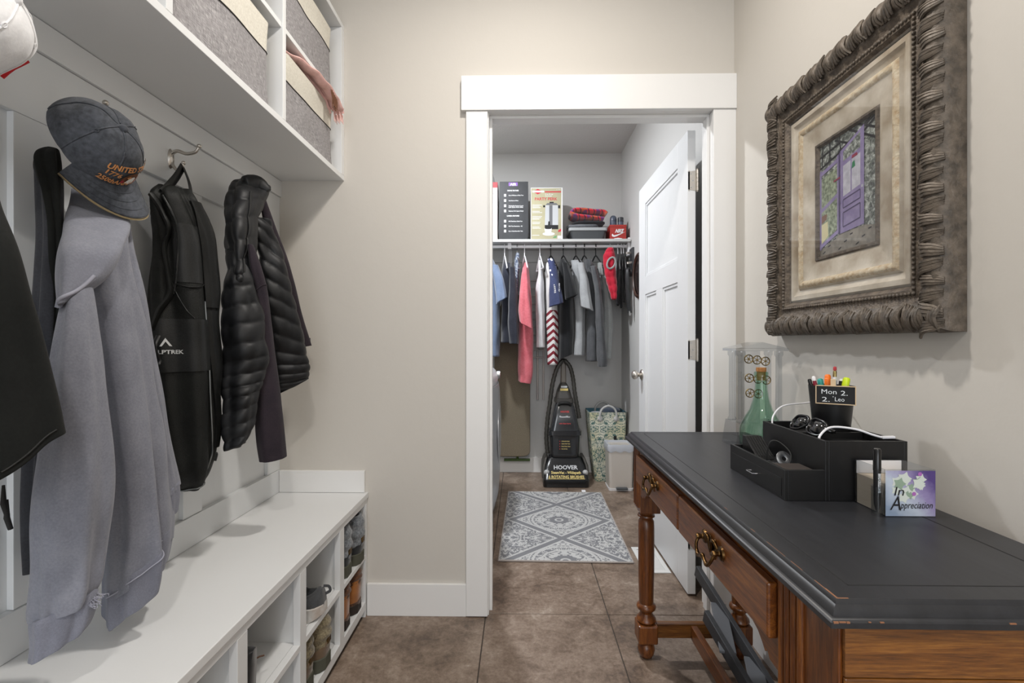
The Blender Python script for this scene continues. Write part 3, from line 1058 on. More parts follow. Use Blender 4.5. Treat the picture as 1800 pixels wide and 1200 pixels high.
pk.ribbon([(287, 352), (308, 395), (314, 440), (310, 500), (306, 520)], 0.003, 40, 0.002).build('pocket_zip', 'zip_silver' if False else 'pack_panel', bp, smooth=60)
pk.ribbon([(272, 352), (290, 385), (300, 410), (292, 440), (298, 490), (300, 520), (284, 550), (274, 580)], [0.012 + 0.002 * math.sin(i * 0.21) for i in range(50)], 50, 0.003, (1, 0.6)).build('shoulder_strap', 'black_nylon', bp, smooth=80)
G().tube(curve([sv(278, 590, x=-0.85), sv(271, 610, x=-0.85), sv(279, 632, x=-0.85), sv(277, 640, x=-0.85)], 10), 0.006, 8, flat=(1, 0.5)).build('buckle', 'black_plastic', bp, smooth=60)
h0 = Vector((XL + 0.05, 1.348, 1.606))
for a, wd in (((284, 346), 0.012), ((340, 358), 0.009)):
    q = pk.pix(a[0], a[1], -0.004)
    G().tube(curve([h0 + Vector((0, 0.002 if wd < 0.01 else -0.002, 0)), lerp(h0, q, 0.5) + Vector((0.004, 0.003, 0.004)), q], 14), wd, 8, flat=(1, 0.25), up=(1, 0, 0)).build('hanging_loop', 'black_nylon', bp, smooth=60)
lettering('ALPTREK', lambda u, v: pk.pix(275 + u * 48, 620.5 - v * 6.5, 0.0052), 'print_grey', bp, bold=0.025)
pk.ribbon([(303, 500), (314, 525), (328, 548), (340, 561)], 0.0016, 24, 0.002).build('diagonal_seam', 'pack_panel', bp, smooth=60)
strip(pk, [(300, 400), (306, 450), (307, 500)], [(350, 400), (362, 450), (364, 500)], 0.002, 'pack_panel', 'mesh_pocket', bp)
pk.ribbon([(308, 503), (330, 508), (350, 506), (363, 500)], 0.002, 24, 0.003).build('pocket_hem', 'black_nylon', bp, smooth=60)
tri = [(292, 608), (298, 594), (304, 609), (300, 606), (297, 600), (294, 606), (304, 609)]
G().add([pk.pix(px, py, 0.0052) for px, py in ((286, 608), (294, 594), (304, 608), (299.5, 607.5), (294.5, 600), (289.5, 608))], [(0, 1, 4, 5), (1, 2, 3, 4)]).build('emblem', 'print_grey', bp, norm=False)
pk.ribbon([(383, 800), (383, 808), (381, 815)], 0.003, 8, 0.004).build('zip_pull', 'black_rubber', bp)

# ---- puffer jacket with plum knit sleeves
pf = thing('puffer_jacket', 'black quilted puffer jacket with plum knit sleeves on the last hook', 'jacket', (-0.88, 1.65, 0.75))
pc = dict(wall=WX, wall_y=1.955)
pa_ = Hang([(440, 400, 430, -0.85, 0.025), (500, 392, 446, -0.825, 0.036), (560, 391, 462, -0.812, 0.04), (620, 391, 470, -0.805, 0.042), (665, 392, 466, -0.805, 0.042), (700, 392, 452, -0.805, 0.04), (745, 392, 447, -0.805, 0.038), (785, 392, 432, -0.81, 0.034)],
           folds=[(4, 0.006, 1, 2, 0.3)], quilt=(13, 0.009, 0.15), tilt=(0, 0.008), wr=(0.005, 22), seed=51, **pc)
pa_.geo(n=90, m=150, lip=0.02).build('front_quilting', 'puffer_nylon', pf, smooth=180)
pb_ = Hang([(385, 440, 474, -0.85, 0.03), (440, 452, 492, -0.835, 0.045), (500, 460, 508, -0.82, 0.055), (560, 468, 524, -0.81, 0.06), (620, 474, 536, -0.805, 0.06), (655, 478, 543, -0.80, 0.055), (680, 484, 541, -0.80, 0.05)],
           folds=[(3, 0.006, 1, 1, 0)], quilt=(12, 0.009, -0.75), tilt=(0, 0.03), wr=(0.005, 22), seed=53, **pc)
pb_.geo(n=90, m=150, lip=0.02).build('back_quilting', 'puffer_nylon', pf, smooth=180)
pcq = Hang([(318, 425, 455, -0.90, 0.02), (326, 408, 470, -0.885, 0.04), (350, 400, 466, -0.87, 0.055), (390, 398, 452, -0.86, 0.06), (440, 400, 446, -0.85, 0.06), (480, 400, 438, -0.84, 0.055), (502, 402, 430, -0.84, 0.04)],
           folds=[(4, 0.01, 0.3, 2, 0), (7, 0.004, 0, 4, 0)], quilt=(8, 0.008, 0.3), wr=(0.006, 18), seed=55, **pc)
pcq.geo(n=90, m=110).build('hood', 'puffer_nylon', pf, smooth=180)
pcq.ribbon([(440, 345), (438, 390), (436, 440), (428, 485), (424, 500)], 0.003, 40, 0.003).build('front_zip', 'black_rubber', pf)
G().tube(curve([sv(430, 322, x=-0.87), sv(452, 322, x=-0.85), sv(466, 330, x=-0.83), sv(472, 336, x=-0.82)], 16), [0.022, 0.024, 0.026, 0.026, 0.026, 0.025, 0.024, 0.022, 0.02, 0.018, 0.016, 0.015, 0.014, 0.012, 0.011, 0.009], 14, flat=(0.7, 1)).build('collar', 'puffer_nylon', pf, smooth=180)
s1 = Hang([(430, 436, 444, -0.80, 0.012), (470, 440, 458, -0.79, 0.022), (520, 448, 473, -0.785, 0.03), (600, 454, 484, -0.78, 0.034), (700, 450, 492, -0.78, 0.036), (770, 452, 499, -0.78, 0.036), (806, 456, 502, -0.78, 0.034)],
          folds=[(3, 0.004, 0.5, 2, 0.5), (6, 0.002, 0, 3, 1)], tilt=(0, 0.004), seed=57, **pc)
s1.geo(n=60, m=80, lip=0.03).build('knit_sleeve', 'knit_plum', pf, smooth=180)
s1.ribbon([(449, 512), (458, 505), (466, 501), (472, 503)], 0.0022, 16, 0.0).build('sleeve_seam', 'knit_plum', pf)
s2 = Hang([(345, 452, 466, -0.87, 0.02), (400, 464, 484, -0.855, 0.026), (460, 476, 506, -0.84, 0.03), (540, 494, 527, -0.83, 0.03), (610, 510, 547, -0.825, 0.03)],
          folds=[(3, 0.003, 0.5, 2, 0.5)], tilt=(0, 0.006), seed=59, **pc)
s2.geo(n=60, m=70, lip=0.03).build('knit_sleeve', 'knit_plum', pf, smooth=180)


# ---- caps
class Cap:
    """crown = half ellipsoid about the opening centre, brim = curved sheet; f forward, u up, r right"""
    def __init__(s, c, f, u, a=0.098, w_=0.08, h=0.115):
        s.c = Vector(c)
        s.f = Vector(f).normalized()
        s.u = (Vector(u) - s.f * Vector(u).dot(s.f)).normalized()
        s.r = s.u.cross(s.f)
        s.a, s.w, s.h = a, w_, h
    def P(s, x, y, z): return s.c + s.f * x + s.r * y + s.u * z
    def crown(s, ph, el, off=0.0):
        """ph: azimuth from the front towards the right, el: 0 at the band .. pi/2 at the button"""
        ce = math.cos(el) ** 0.72
        se = math.sin(el) ** 0.9
        back = 0.5 - 0.5 * math.cos(ph)
        x = (s.a + off) * ce * math.cos(ph)
        y = (s.w + off) * ce * math.sin(ph)
        z = (s.h + off) * se
        p = s.P(x, y, z)
        d = noise.noise(p * 16) * 0.010 * (0.25 + 0.75 * back) + noise.noise(p * 40) * 0.002
        seam = 0
        for k in range(6):
            q = (ph - (PI / 6 + k * PI / 3) + PI) % (2 * PI) - PI
            seam = max(seam, math.exp(-(q * ce / 0.035) ** 2))
        return p + (p - s.c).normalized() * (d - 0.0012 * seam)
    def brim(s, a_, t, off=0.0):
        """a_ -1..1 across, t 0..1 outwards"""
        ph = a_ * 1.25
        ce = 1.0
        x0, y0 = s.a * math.cos(ph), s.w * math.sin(ph)
        L = 0.069 * (1 - abs(a_) ** 2.6) + 0.002
        x = x0 + L * t
        y = y0 * (1 + 0.06 * t)
        z = -0.034 * (y / s.w) ** 2 * t - 0.006 * t + off
        return s.P(x, y, z)


def make_cap(t, K, cm, um, seam_m):
    n, m_ = 72, 26
    rings = [[K.crown(2 * PI * k / n, PI / 2 * i / (m_ - 1) * 0.985) for k in range(n)] for i in range(m_)]
    G().loft(rings, False, True).build('crown', cm, t, smooth=180)
    rings = [[K.crown(2 * PI * k / n, PI / 2 * i / 9 * 0.95, -0.004) for k in range(n)] for i in range(10)]
    G().loft(rings, False, False).build('lining', um, t, smooth=180)
    for sgn, nm, mt, off in ((1, 'brim', cm, 0.0022), (-1, 'brim_underside', um, -0.001)):
        g = G()
        ex = 1.0 if sgn > 0 else 1.05
        top = [[K.brim(-1 + 2 * j / 40, i / 12 * ex, off) for j in range(41)] for i in range(13)]
        bot = [[K.brim(-1 + 2 * j / 40, i / 12 * ex, off - 0.0015) for j in range(41)] for i in range(13)]
        g.loft([a + b_[::-1] for a, b_ in zip(top, bot)], True, True)
        g.build(nm, mt, t, smooth=60)
    g = G()
    for i in (3, 6, 9, 11.6):
        g.tube([K.brim(-0.97 + 1.94 * j / 50, i / 12, 0.0026) for j in range(51)], 0.0006, 5)
    g.build('brim_stitch', seam_m, t)
    for k in range(6):
        G().tube([K.crown(PI / 6 + k * PI / 3, PI / 2 * (0.01 + 0.97 * i / 24), 0.0006) for i in range(25)], 0.0016, 6).build('crown_seam', seam_m, t, smooth=80)
    p = K.crown(0, PI / 2 * 0.985)
    G().sphere(p, 0.008, 12, 8).build('top_button', cm, t, smooth=180)
    for ph in (-0.52, 0.52, 1.57, -1.57):
        ring = [K.crown(ph + 0.05 * math.cos(q), 0.95 + 0.05 * math.sin(q), 0.001) for q in [2 * PI * j / 12 for j in range(12)]]
        G().tube(ring, 0.0011, 5, closed=True).build('eyelet', seam_m, t)


cp = thing('baseball_cap', 'faded charcoal baseball cap with orange embroidery and eagle patch', 'cap', (-0.9, 1.0, 1.5))
K1 = Cap(sv(162, 257, x=-0.875), (0.42, 0.36, -0.83), (0.91, -0.26, 0.34), 0.085, 0.068, 0.090)
make_cap(cp, K1, 'cap_wash', 'cap_tan', 'cap_wash')


def emb(s, p0, p1, e0, hgt, mt='thread_orange', arc=0.0, bold=0.03, K=K1, par=cp):
    """embroidered line on the crown front between azimuths p0..p1 at elevation e0"""
    def fn(u, v):
        return K.crown(-lerp(p0, p1, u), e0 + arc * (1 - (2 * u - 1) ** 2) + v * hgt, 0.0032)
    return lettering(s, fn, mt, par, bold=bold, name='embroidery')
emb('UNITED STATES', 0.80, -0.80, 0.42, 0.15, arc=0.10)
emb('1776', 0.74, 0.34, 0.29, 0.12)
emb('2026', -0.34, -0.74, 0.29, 0.12)
emb('250thANNIVERSARY', 0.82, -0.82, 0.10, 0.12, arc=-0.02)
def cpatch(pts, mt, nm, off):
    return G().add([K1.crown(-a * 1.5, 0.12 + (e - 0.16) * 1.15, off) for a, e in pts], [tuple(range(len(pts)))]).build(nm, mt, cp, norm=False)
cpatch([(0.20, 0.26), (0.17, 0.36), (0.10, 0.44), (0.0, 0.46), (-0.10, 0.43), (-0.17, 0.35), (-0.2, 0.24), (-0.12, 0.18), (0.0, 0.16), (0.13, 0.19)], 'thread_brown', 'eagle_patch', 0.0029)
cpatch([(0.10, 0.20), (0.08, 0.30), (0.02, 0.36), (-0.05, 0.36), (-0.10, 0.30), (-0.08, 0.2), (0.0, 0.17)], 'thread_white', 'eagle_patch', 0.0035)
cpatch([(0.13, 0.36), (0.07, 0.40), (0.03, 0.35), (0.09, 0.32)], 'thread_orange', 'eagle_patch', 0.0040)
for q in range(3):
    cpatch([(-0.09 - 0.035 * q, 0.19), (-0.105 - 0.035 * q, 0.19), (-0.13 - 0.03 * q, 0.33), (-0.115 - 0.03 * q, 0.33)], 'thread_red' if q % 2 == 0 else 'thread_white', 'eagle_patch', 0.0040)
cpatch([(0.19, 0.2), (0.17, 0.28), (0.13, 0.24), (0.14, 0.19)], 'thread_red', 'eagle_patch', 0.0041)

wc = thing('baseball_cap', 'white baseball cap with red trim at the end of the rail', 'cap', (-0.88, 0.74, 1.5))
K2 = Cap((-0.885, 0.715, 1.60), (0.42, -0.75, -0.5), (0.85, 0.25, 0.42), 0.10, 0.085, 0.115)
make_cap(wc, K2, 'cap_white', 'cap_white', 'cap_white')
G().tube([K2.crown(1.9 + 0.06 * i, 0.10 + 0.09 * i, 0.003) for i in range(5)], 0.009, 8, flat=(1, 0.35)).build('red_stripe', 'red_cloth', wc, smooth=80)

# ================================================================== shoes in the cubbies (heels outward)
cloth('knit_grey', '#3f4347', '#8c9094', 150)
cloth('suede_black', '#1b1c1e', '#26282a', 200)
cloth('wheat_leather', '#8a5527', '#a4672f', 60, 0.75)
cloth('brown_leather', '#4a2c17', '#5d3a20', 60, 0.7)
cloth('fleece_brown', '#3f3526', '#93876c', 190)
cloth('mud_leather', '#5d4a37', '#6e5a45', 60, 0.7)
cloth('sneaker_grey', '#3a3b3d', '#4a4b4d', 300)
cloth('boot_black', '#151618', '#222326', 40, 0.4)
M('sole_olive', '#4a4a3e', 0.8, bscale=80, bstr=0.3)
M('sole_white', '#cfcfcd', 0.6, var='#a8988a', vscale=25)
M('sole_dark', '#2a211b', 0.8)
M('sole_light', '#dcdcdb', 0.6)
M('badge', '#6b4f1e', 0.5, 0.4, var='#1a150c', vscale=200)


def shoe(t, yc, z0, xh, L, W, H, sole_h, um, sm, shaft=None, sneaker=False, toe=0.06):
    """heel at xh (towards the room), toe at xh - L; shaft = (height, material)"""
    def outline(u, k, wd):          # half ring across y at station u (0 heel .. 1 toe)
        return wd * (0.74 + 0.26 * math.sin(min(1, u * 1.25) * PI * 0.9 + 0.2)) * math.sqrt(max(0.02, 1 - max(0, (u - 0.72) / 0.28) ** 2.2)) * math.sqrt(max(0.05, 1 - max(0, (0.1 - u) / 0.1) ** 2 * 0.75))
    N = 22
    st_ = [(0.0 + i / (N - 1)) for i in range(N)]
    # sole
    rings = []
    for u in st_:
        hw = outline(u, 0, W / 2 + 0.004)
        x = xh - u * L
        lift = 0.012 * max(0, (u - 0.75) / 0.25) ** 2
        rings.append([(x, yc - hw, z0 + lift), (x, yc + hw, z0 + lift), (x, yc + hw, z0 + sole_h + lift), (x, yc - hw, z0 + sole_h + lift)])
    G().loft(rings).build('sole', sm, t, smooth=35, bevel=0.003)
    # upper: heights fall from the ankle to the toe
    rings = []
    nr = 18
    for u in st_:
        hw = outline(u, 0, W / 2)
        x = xh - u * L * 0.985 - 0.003
        hgt = lerp(H, toe, min(1, max(0, (u - 0.30) / 0.45)) ** 0.8) if u > 0.3 else H * (0.93 + 0.07 * math.cos(u * 10))
        hgt *= math.sqrt(max(0.12, 1 - max(0, (u - 0.8) / 0.2) ** 2))
        ring = []
        for k in range(nr):
            a = PI * k / (nr - 1)
            cc = math.cos(a)
            ring.append((x + (0.006 * math.sin(a) if u < 0.05 else 0), yc + hw * math.copysign(abs(cc) ** 0.55, cc), z0 + sole_h + (hgt - sole_h) * math.sin(a) ** 0.6))
        rings.append(ring)
    G().loft(rings).build('upper', um, t, smooth=60)
    if shaft:
        hs, smt = shaft
        rings = []
        for i in range(16):
            v = i / 15
            rr = 1 + 0.13 * math.sin(PI * v) + 0.05 * math.sin(v * 18)
            cx = xh - L * 0.24
            rings.append([(cx + L * 0.235 * rr * math.cos(q), yc + W * 0.47 * rr * math.sin(q), z0 + H * 0.72 + (hs - H * 0.72) * v) for q in [2 * PI * k / 28 for k in range(28)]])
        rings += [[(lerp(p[0], cx, 0.16), lerp(p[1], yc, 0.16), p[2] - 0.001) for p in rings[-1]], [(lerp(p[0], cx, 0.2), lerp(p[1], yc, 0.2), p[2] - 0.05) for p in rings[-1]]]
        G().loft(rings).build('cuff', smt, t, smooth=60)
    return t


def boot_pair(label, ys, z0, xs, L, W, H, sh, um, sm, shaft, grp, badge=True, band_=False):
    for side_, y, x in zip((', next to the partition', ', the other of the pair'), ys, xs):
        t = thing('ankle_boot', label + side_, 'boot', (x - L / 2, y, z0), grp)
        shoe(t, y, z0, x, L, W, H, sh, um, sm, shaft)
        if badge:
            G().box(x - 0.004, x + 0.0045, y - 0.013, y + 0.013, z0 + sh + 0.036, z0 + sh + 0.058).build('heel_badge', 'badge', t, bevel=0.002)
        if band_:
            G().lathe([(0.0, 0.03), (W * 0.44, 0.03), (W * 0.46, 0.044), (0.0, 0.046)], (x - W * 0.42, y, z0), 24).build('heel_band', 'brown_leather', t, smooth=50)
boot_pair('grey knit-cuffed ankle boot in the top cubby by the wall', (1.775, 1.885), 0.253, (-0.628, -0.617), 0.27, 0.095, 0.085, 0.042, 'suede_black', 'sole_olive', (0.185, 'knit_grey'), 'grey knit-cuffed boots')
boot_pair('tan leather work boot in the bottom cubby by the wall', (1.768, 1.883), 0.063, (-0.632, -0.628), 0.28, 0.098, 0.150, 0.036, 'wheat_leather', 'sole_dark', (0.166, 'brown_leather'), 'tan work boots', False, True)
boot_pair('brown fleece-cuffed ankle boot in the middle bottom cubby', (1.456, 1.560), 0.063, (-0.634, -0.622), 0.27, 0.094, 0.088, 0.042, 'mud_leather', 'sole_olive', (0.166, 'fleece_brown'), 'brown fleece-cuffed boots')

t = thing('sneaker', 'grey sneaker with white sole in the cubby over the fleece boots', 'sneaker', (-0.72, 1.51, 0.253))
SN = (1.515, 0.253, -0.625, 0.29, 0.105)
yc, z0, xh, L, W = SN
rings = []
for i in range(26):
    u = i / 25
    hw = W / 2 * (0.72 + 0.28 * math.sin(min(1, u * 1.2) * PI * 0.85 + 0.25)) * math.sqrt(max(0.03, 1 - max(0, (u - 0.75) / 0.25) ** 2)) * math.sqrt(max(0.12, 1 - max(0, (0.1 - u) / 0.1) ** 2))
    x = xh + 0.012 - u * L
    l0 = 0.014 * max(0, (0.12 - u) / 0.12) + 0.02 * max(0, (u - 0.75) / 0.25) ** 2
    hs = 0.034 + 0.006 * math.cos(u * 5)
    rings.append([(x, yc - hw, z0 + l0), (x, yc + hw, z0 + l0), (x, yc + hw * 1.04, z0 + hs), (x - 0.004, yc + hw * 0.9, z0 + hs + 0.004), (x - 0.004, yc - hw * 0.9, z0 + hs + 0.004), (x, yc - hw * 1.04, z0 + hs)])
G().loft(rings).build('sole', 'sole_white', t, smooth=50)
def sn_top(u):       # height of the top line from heel to toe
    return catmull([(0.088,), (0.074,), (0.072,), (0.100,), (0.098,), (0.078,), (0.060,), (0.050,), (0.045,), (0.036,)], u)[0]
rings = []
nr = 24
for i in range(34):
    u = i / 33
    hw = W / 2 * 0.97 * (0.72 + 0.28 * math.sin(min(1, u * 1.2) * PI * 0.85 + 0.25)) * math.sqrt(max(0.03, 1 - max(0, (u - 0.75) / 0.25) ** 2)) * math.sqrt(max(0.16, 1 - max(0, (0.1 - u) / 0.1) ** 2))
    x = xh + 0.010 - u * L * 0.98
    tz = sn_top(u)
    ring = []
    for k in range(nr):
        a = PI * k / (nr - 1)
        c = math.cos(a)
        narrow = 1 - 0.30 * math.sin(a) ** 2
        ring.append((x - 0.006 * math.sin(a) * (1 - u), yc + hw * narrow * math.copysign(abs(c) ** 0.6, c), z0 + 0.032 + (tz - 0.032) * math.sin(a) ** 0.55))
    rings.append(ring)
G().loft(rings).build('upper', 'sneaker_grey', t, smooth=70)
mouth = []
for k in range(30):
    a = 2 * PI * k / 30
    u = 0.20 + 0.155 * math.cos(a)
    mouth.append(Vector((xh + 0.006 - u * L, yc + 0.026 * math.sin(a), z0 + sn_top(u) + 0.001 - 0.008 * abs(math.sin(a)))))
G().tube(mouth, 0.0065, 8, closed=True).build('collar', 'sneaker_grey', t, smooth=80)
cm = sum(mouth, Vector()) / 30
G().add([cm + Vector((0, 0, 0.003))] + [p + Vector((0, 0, 0.002)) for p in mouth], [(0, i + 1, (i + 1) % 30 + 1) for i in range(30)]).build('opening', 'suede_black', t, smooth=180)  # dark patch on the solid upper paints in the shaded shoe mouth
G().tube(curve([(xh + 0.004, yc + 0.004, z0 + 0.090), (xh + 0.020, yc + 0.006, z0 + 0.088), (xh + 0.024, yc + 0.006, z0 + 0.074), (xh + 0.010, yc + 0.004, z0 + 0.066)], 14), 0.0045, 8, flat=(1, 0.4), up=(0, 1, 0)).build('heel_loop', 'sneaker_grey', t, smooth=60)
G().tube(curve([(xh - 0.12, yc, z0 + 0.10), (xh - 0.105, yc, z0 + 0.125), (xh - 0.10, yc, z0 + 0.14)], 8), 0.02, 10, flat=(1, 0.25), up=(1, 0, 0)).build('tongue', 'sneaker_grey', t, smooth=60)

t = thing('leather_shoe', 'black leather lace shoe in the cubby beside the sneaker', 'shoe', (-0.75, 1.135, 0.253))
shoe(t, 1.138, 0.253, -0.632, 0.27, 0.072, 0.135, 0.028, 'boot_black', 'sole_dark')
G().tube(curve([(-0.652, 1.168, 0.335), (-0.645, 1.182, 0.337), (-0.638, 1.195, 0.333)], 8), 0.002, 6).build('lace', 'brown_leather', t)
t = thing('sneaker', 'pale grey shoe in the bottom cubby under the black leather shoe', 'sneaker', (-0.75, 1.22, 0.063))
shoe(t, 1.245, 0.063, -0.655, 0.27, 0.10, 0.085, 0.03, 'sole_light', 'sole_white')

# ================================================================== writing desk
m, n, b = nt('desk_black')
v = coords(n, (14, 1.0, 14))
t1 = noise_tex(n, v, 3, 6, 0.7)
t2 = noise_tex(n, coords(n), 160, 3)
E.n = n
geo_ = n.nodes.new('ShaderNodeNewGeometry')
n.links.new(ramp(n, t1.outputs[0], [(0.3, '#1e1f22'), (0.7, '#2b2c30')]), b.inputs['Base Color'])
b.inputs['Roughness'].default_value = 0.4
bump(n, b, t1.outputs[0], 0.12, 0.001)
M('worn_wood', '#8f6245', 0.6)
M('groove', '#0b0b0c', 0.7)
TX0, TX1, TY0, TY1, TZ = 0.386, 0.822, 0.606, 1.785, 0.787
dk = thing('writing_desk', 'oak writing desk with black painted top and turned legs', 'desk', (0.6, 1.2, 0))
prof = [(0.004, 0.757), (0.0, 0.759), (0.0, 0.766), (0.003, 0.769), (0.0065, 0.770), (0.0075, 0.774), (0.011, 0.779), (0.015, 0.7815), (0.016, 0.784), (0.019, 0.787)]
def rect(i, z): return [(TX0 + i, TY0 + i, z), (TX1 - i * 0.3, TY0 + i, z), (TX1 - i * 0.3, TY1 - i, z), (TX0 + i, TY1 - i, z)]
G().loft([rect(i, z) for i, z in prof]).build('top', 'desk_black', dk, smooth=30)
GX0, GX1, GY0, GY1 = TX0 + 0.055, 0.752, TY0 + 0.052, TY1 - 0.055
for a in ((GX0, GX0 + 0.002, GY0, GY1), (GX1, GX1 + 0.003, GY0, GY1), (GX0, GX1, GY0, GY0 + 0.002), (GX0, GX1, GY1, GY1 + 0.002)):
    G().box(*a, TZ - 0.0002, TZ + 0.0002).build('inlay_groove', 'groove', dk)
g = G()     # paint worn off along the near corner
rn = random.Random(5)
for y0, y1, w0 in ((0.626, 0.650, 0.0016), (0.65, 0.672, 0.0006), (0.70, 0.73, 0.0002), (0.745, 0.80, 0.0), (0.84, 0.855, 0.0002), (0.95, 0.965, 0.0)):
    g.box(TX0 + 0.0187, TX0 + 0.0193 + w0, y0, y1, TZ - 0.001, TZ + 0.0002)
g.box(TX0 + 0.0187, TX0 + 0.034, TY0 + 0.0187, TY0 + 0.0202, TZ - 0.001, TZ + 0.0002)
for x, wd, hh_ in ((0.389, 0.006, 0.0022), (0.396, 0.008, 0.0014), (0.405, 0.004, 0.002), (0.432, 0.003, 0.0008), (0.446, 0.005, 0.0012), (0.604, 0.008, 0.0014)):
    g.box(x, x + wd, TY0 - 0.0002, TY0 + 0.002, 0.7675 - hh_, 0.7675)
g.build('worn_edge', 'worn_wood', dk)['kind'] = 'stuff'
FX, EX, NY, FY = 0.413, 0.808, 0.634, 1.756     # front face, back face, near and far ends of the carcass
Z0a, Z1a = 0.60, 0.7565
def sc_poly(y0, y1, drop=0.035):
    """scalloped front apron outline (y, z)"""
    zb = 0.622
    pts = [(y0, Z1a), (y0, zb - drop), (y0 + 0.035, zb - drop + 0.002), (y0 + 0.042, zb - drop + 0.012), (y0 + 0.05, zb - drop + 0.006), (y0 + 0.06, zb - drop + 0.016), (y0 + 0.075, zb - 0.008), (y0 + 0.10, zb)]
    far = [(y0 + y1 - p[0], p[1]) for p in pts]
    return pts[::1] + far[::-1]
PN, PF = 0.772, 1.662
G().prism(sc_poly(PN + 0.0005, PF - 0.0005), 'x', FX, FX + 0.018).build('front_apron', 'oak_y', dk, bevel=0.001)
G().box(EX - 0.018, EX, PN, PF, 0.62, Z1a).build('back_apron', 'oak_y', dk)
for y0, y1 in ((NY, NY + 0.018), (FY - 0.018, FY)):
    s_ = -1 if y0 == NY else 1
    ya, yb = sorted(((y0 if s_ < 0 else y1) + s_ * 0.0005, (y0 if s_ < 0 else y1) + s_ * 0.007))
    G().box(FX + 0.004, EX - 0.004, ya, yb, 0.684, Z1a).build('end_apron', 'oak_x', dk, bevel=0.001)
    G().box(FX + 0.004, EX - 0.004, ya, yb - 0.001, 0.60, 0.6825).build('end_apron_lower', 'oak_x', dk, bevel=0.002)
def leg_prof():
    return [(0.012, 0.0), (0.020, 0.004), (0.027, 0.016), (0.030, 0.032), (0.026, 0.048), (0.019, 0.055), (0.019, 0.060)]
for lx in (FX, EX - 0.068):
    for (p0, p1), lc in (((NY, PN), NY + 0.036), ((PF, FY), FY - 0.036)):
        cx = lx + 0.034
        G().box(lx, lx + 0.068, p0, p1, 0.525, Z1a).build('corner_post', 'oak_z', dk, bevel=0.002)
        if lx == FX:
            y_a, y_b = (PN - 0.056, PN - 0.004) if p0 == NY else (PF + 0.022, PF + 0.074)
            for k in range(4):
                yy = lerp(y_a, y_b, k / 3)
                G().tube([(FX - 0.0005, yy, 0.54), (FX - 0.0005, yy, 0.752)], 0.0062, 8).build('reeding', 'oak_z', dk, smooth=80)
        lg = G().lathe([(0.030, 0.525), (0.031, 0.519), (0.024, 0.514), (0.023, 0.508), (0.029, 0.504), (0.030, 0.499), (0.024, 0.495), (0.022, 0.490), (0.027, 0.482), (0.028, 0.45), (0.0275, 0.30), (0.025, 0.20),
                    (0.024, 0.192), (0.032, 0.186), (0.034, 0.179), (0.031, 0.172), (0.023, 0.166), (0.021, 0.158), (0.026, 0.148), (0.033, 0.140), (0.034, 0.133), (0.029, 0.127), (0.026, 0.125)], (cx, lc, 0), 28).build('turned_leg', 'oak_z', dk, smooth=40)
        G().box(cx - 0.034, cx + 0.034, lc - 0.034, lc + 0.034, 0.060, 0.125).build('stretcher_block', 'oak_z', dk, bevel=0.006)
        G().lathe(leg_prof(), (cx, lc, 0), 28).build('ball_foot', 'oak_z', dk, smooth=40)
for lc in (NY + 0.036, FY - 0.036):
    G().box(FX + 0.068, EX - 0.068, lc - 0.011, lc + 0.011, 0.072, 0.122).build('end_stretcher', 'oak_x', dk, bevel=0.002)
G().box(0.600, 0.622, NY + 0.0475, FY - 0.0475, 0.070, 0.118).build('long_stretcher', 'oak_y', dk, bevel=0.002)
for y0, y1 in ((0.778, 1.214), (1.222, 1.656)):
    d_ = G().box(FX - 0.018, FX - 0.0002, y0, y1, 0.640, 0.730).build('drawer_front', 'oak_y', dk, bevel=0.004)
    yc = (y0 + y1) / 2
    xf = FX - 0.018
    zc = 0.690
    g = G()       # scrolled back plate
    outl = []
    for k in range(40):
        a = 2 * PI * k / 40
        rr = 0.017 * (1 + 0.28 * math.cos(6 * a)) * (1.25 if math.sin(a) > 0.3 else 1)
        outl.append((yc + rr * 1.1 * math.cos(a), zc + 0.002 + rr * math.sin(a)))
    pl = g.prism(outl, 'x', xf - 0.0025, xf - 0.0001).build('pull_plate', 'bronze', d_, bevel=0.0008)
    for s in (-1, 1):
        G().lathe([(0.0, -0.020), (0.005, -0.019), (0.007, -0.014), (0.005, -0.010), (0.006, -0.006), (0.013, -0.004), (0.0145, 0.0)], (xf, yc + s * 0.043, zc + 0.010), 20, 'x').build('pull_rosette', 'bronze', d_, smooth=50)
    G().tube(curve([(xf - 0.014, yc - 0.043, zc + 0.010), (xf - 0.020, yc - 0.040, zc - 0.006), (xf - 0.022, yc - 0.026, zc - 0.020), (xf - 0.022, yc - 0.010, zc - 0.017), (xf - 0.022, yc, zc - 0.012), (xf - 0.022, yc + 0.010, zc - 0.017), (xf - 0.022, yc + 0.026, zc - 0.020),
                    (xf - 0.020, yc + 0.040, zc - 0.006), (xf - 0.014, yc + 0.043, zc + 0.010)], 44), [0.0034 + 0.0016 * (math.exp(-((i - 22) / 3) ** 2) + math.exp(-((i - 12) / 2) ** 2) + math.exp(-((i - 32) / 2) ** 2)) for i in range(44)], 10).build('pull_bail', 'bronze', d_, smooth=80)
    g = G()
    for s in (-1, 1):
        g.tube(curve([(xf - 0.003, yc + s * 0.030, zc + 0.012), (xf - 0.007, yc + s * 0.020, zc + 0.024), (xf - 0.007, yc + s * 0.009, zc + 0.020), (xf - 0.006, yc + s * 0.006, zc + 0.008), (xf - 0.005, yc, zc - 0.004)], 18), 0.0034, 8)
    g.build('pull_scroll', 'bronze', d_, smooth=80)

